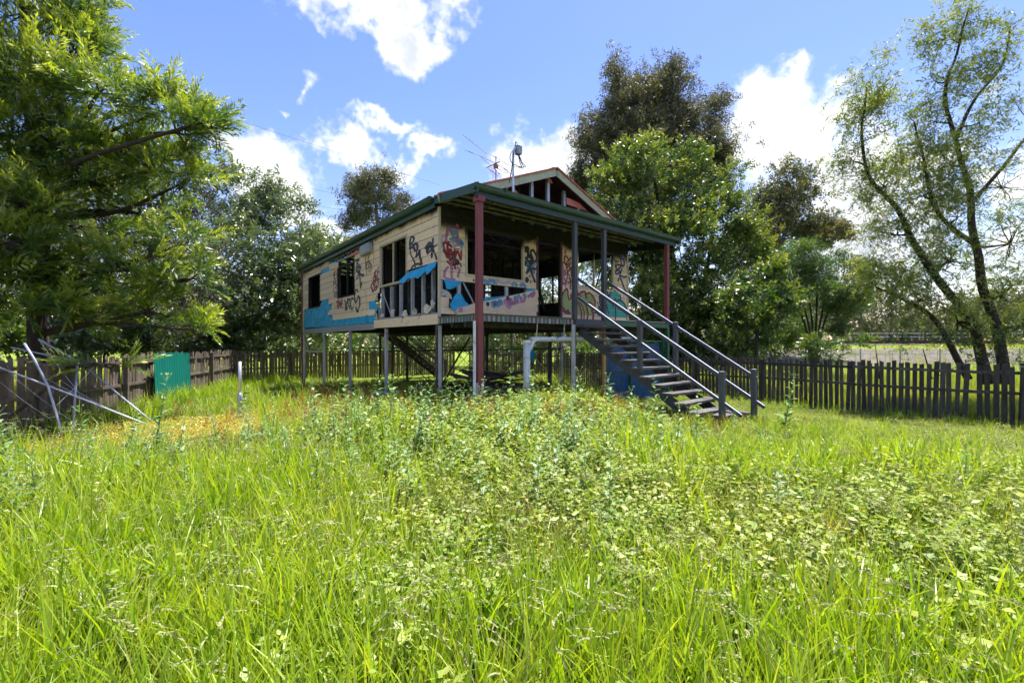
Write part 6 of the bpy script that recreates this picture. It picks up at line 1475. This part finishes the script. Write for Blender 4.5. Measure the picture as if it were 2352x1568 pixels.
scatter('fine_grass', 'fine yellowish green grass between the weeds', [source('fine_grass', p_tall(15, .36, .0055, .10), 'grass_fine') for _ in range(5)], x, y, rng.uniform(.6, 1.25, len(x)) * (1 - .45 * sstep(-.35, -.6, x / y) * sstep(4, 5.2, y)))
def d_weed(x, y):
    u = x / np.maximum(y, .5); n = vn(x, y, .6, 31)
    d = 85 * sstep(1.9, 2.7, y + .6 * (n - .5)) * sstep(-.45, -.15, u + .2 * (n - .5)) * sstep(11, 8.4, y) * (.45 + .8 * n)
    d += 40 * sstep(-.2, -.5, u) * sstep(4.5, 6.5, y) * (.3 + n) + 22 * sstep(.45, .7, n)
    d = d * (1 - .93 * yellow_zone(x, y))
    return d * np.where(inhouse(x, y), .3, 1)
x, y = rings(d_weed, (1.3, 3.0, 6.0, 9.5, 15.0, 22.0), (90, 120, 100, 60, 25))
scatter('broadleaf_weeds', 'pale green broadleaf weeds massed in the middle of the yard', [source('broadleaf_weed', p_weed(rng.uniform(.28, .46), ll=rng.uniform(.045, .08)), 'weed_leaf') for _ in range(10)], x, y, rng.uniform(.55, 1.2, len(x)) * (.85 + .4 * sstep(4.5, 7.5, y) * sstep(4, 1, np.abs(x))) * (1 - .5 * sstep(-.35, -.6, x / y) * sstep(4, 5.2, y)))
def d_thist(x, y): return 21 * np.exp(-((x + .2) / 2.5) ** 2 - ((y - 6.5) / 1.6) ** 2) + 4.5 * np.exp(-((x + 4.3) / 1.2) ** 2 - ((y - 4.2) / .9) ** 2) + .35 * (y > 3) * (y < 9)
x, y = rings(d_thist, (3.0, 9.2), (22,)); ok = ~inhouse(x, y); x, y = x[ok], y[ok]
thm = [source('sow_thistle', p_thistle(rng.uniform(.62, .92)), 'thistle_leaf') for _ in range(6)]
scatter('thistle_weeds', 'blue green thistle leaves mixed among the weeds', thm, x, y, rng.uniform(.5, .95, len(x)))
TH_AT = ['in front of the second stump of the left wall', 'in front of the middle stump of the left wall', 'between two stumps of the left wall', 'left of the near house corner', 'at the near corner of the house', 'just left of the front red post', 'right of the front red post', 'left of the white drain pipe foot', 'at the foot of the white drain pipe', 'right of the white drain pipe foot', 'below the plume grass', 'in front of the yellow pole under the deck', 'in front of the mesh cage', 'below the middle of the stairs', 'right of the stair foot near the right fence', 'at the left edge of the picture', 'before the yellow patch at left', 'just right of the clothes line post', 'in front of the stair foot', 'in mid yard below the near house corner', 'in mid yard left of the house corner']
for i, (px, Y) in enumerate(((808, 8.0), (862, 7.6), (915, 7.8), (962, 7.4), (1010, 7.9), (1062, 7.5), (1118, 7.8), (1160, 8.1), (1225, 7.7), (1290, 7.9), (1345, 7.6), (1410, 7.7), (1452, 7.5), (1512, 7.2), (1800, 7.6), (20, 5.2), (345, 5.0), (730, 7.0), (1600, 6.6), (985, 6.6), (890, 6.4))):
    p = at(px, 786, Y); o = link('sow_thistle', thm[i % 6], None, 'tall blue green sow thistle ' + TH_AT[i], 'thistle', 'tall sow thistles in the yard')
    o.location = (p.x, p.y, hz(p.x, p.y)); o.rotation_euler = (rng.normal() * .06, rng.normal() * .06, rng.uniform(0, 6)); s = rng.uniform(.95, 1.25); o.scale = (s, s, s)
def d_dock(x, y): return 32 * np.exp(-((x - .4) / 3.2) ** 2 - ((y - 7.9) / 1.0) ** 2) + 7 * np.exp(-((x - 3.6) / 1.4) ** 2 - ((y - 8.2) / 1.2) ** 2) + 3 * np.exp(-((x + 4) / 2) ** 2 - ((y - 9.5) / 1.5) ** 2)
x, y = rings(d_dock, (5.0, 11.5), (34,))
scatter('dock_stalks', 'rust brown dry dock stalks in front of the house', [source('dock_stalk', p_dock(), 'dock_stalk') for _ in range(4)], x, y, rng.uniform(.5, 1.0, len(x)))
def d_seed(x, y): return (34 * sstep(6.5, 2.0, y) + 7) * (.35 + vn(x, y, .5, 41)) * (1 - .8 * yellow_zone(x, y)) * np.where(inhouse(x, y), 0, 1)
x, y = rings(d_seed, (1.2, 3.0, 6.0, 12.0), (44, 40, 16))
scatter('grass_seed_heads', 'pale seed heads nodding above the long grass', [source('grass_seed_head', p_seed(), 'seed_head') for _ in range(8)], x, y, rng.uniform(.7, 1.05, len(x)))
x, y = rings(lambda x, y: 95 * yellow_zone(x, y) + 14 * (vn(x, y, .6, 51) > .45) * (y > 5), (3.0, 7.0, 12.0), (80, 100))
scatter('yellow_ground_cover', 'low yellow orange ground cover at the left of the yard', [source('yellow_cover', p_cover(), 'yellow_cover') for _ in range(5)], x, y, rng.uniform(.7, 1.5, len(x)))
x, y = rings(lambda x, y: 9 * sstep(2.2, 3, y) * sstep(.5, .75, vn(x, y, .7, 61)), (2.0, 7.0), (10,))
scatter('dry_seed_clusters', 'small dark seed clusters of spent weeds', [multi('dry_seed_cluster', [(p_spot(), 'dark_flower')]) for _ in range(3)], x, y, rng.uniform(.7, 1.1, len(x)))
x, y = rings(lambda x, y: 16 * sstep(.64, .8, vn(x, y, 1.1, 71)) * (1 - yellow_zone(x, y)), (1.6, 4.0, 9.0, 13.0), (26, 26, 18))
scatter('dead_straw', 'matted dead straw coloured grass lying in patches', [source('dead_straw', p_tall(12, .34, .006, .12), 'dry_straw') for _ in range(4)], x, y, rng.uniform(.5, 1.0, len(x)), tilt=.5)
x, y = rings(lambda x, y: 0.8 + 0 * x, (1.4, 7.0), (2,))
scatter('small_flowers', 'tiny orange and white flowers dotted through the weeds', [source('small_flower', p_spot(2, .38), 'orange_petal') for _ in range(3)], x, y, rng.uniform(.7, 1.1, len(x)))
for i, (px, Y, s) in enumerate(((1298, 10.3, 1.0), (1340, 10.0, 1.1), (1362, 10.4, .95), (1275, 10.6, .85))):
    p = at(px, 786, Y); B = p_panicle(); C_ = p_tall(8, .4, .012, .08)
    o = link('panicle_grass', multi('panicle_grass', [(B, 'dry_straw'), (p_panicle(.8), 'dry_straw'), (p_panicle(.85), 'dry_straw'), (C_, 'grass_blade')]), None, 'straw coloured plume grass growing between the drain pipe and the stairs', 'grass clump', 'plume grass clumps by the stairs')
    o.location = (p.x, p.y, hz(p.x, p.y)); o.scale = (s, s, s)
# grass beyond the fences
def d_out(x, y): return np.where(inyard(x, y, -.1), 0, 1) * (26 * sstep(30, 12, y) + 3) * np.where(y > 29, .4, 1)
x, y = rings(d_out, (8.0, 16.0, 28.0, 47.0), (26, 14, 2.0), yard=False)
scatter('outer_grass', 'sunlit bright grass beyond the fences', [source('outer_grass', p_tall(14, .42, .012, .16), 'grass_fine') for _ in range(4)], x, y, rng.uniform(.7, 1.3, len(x)))
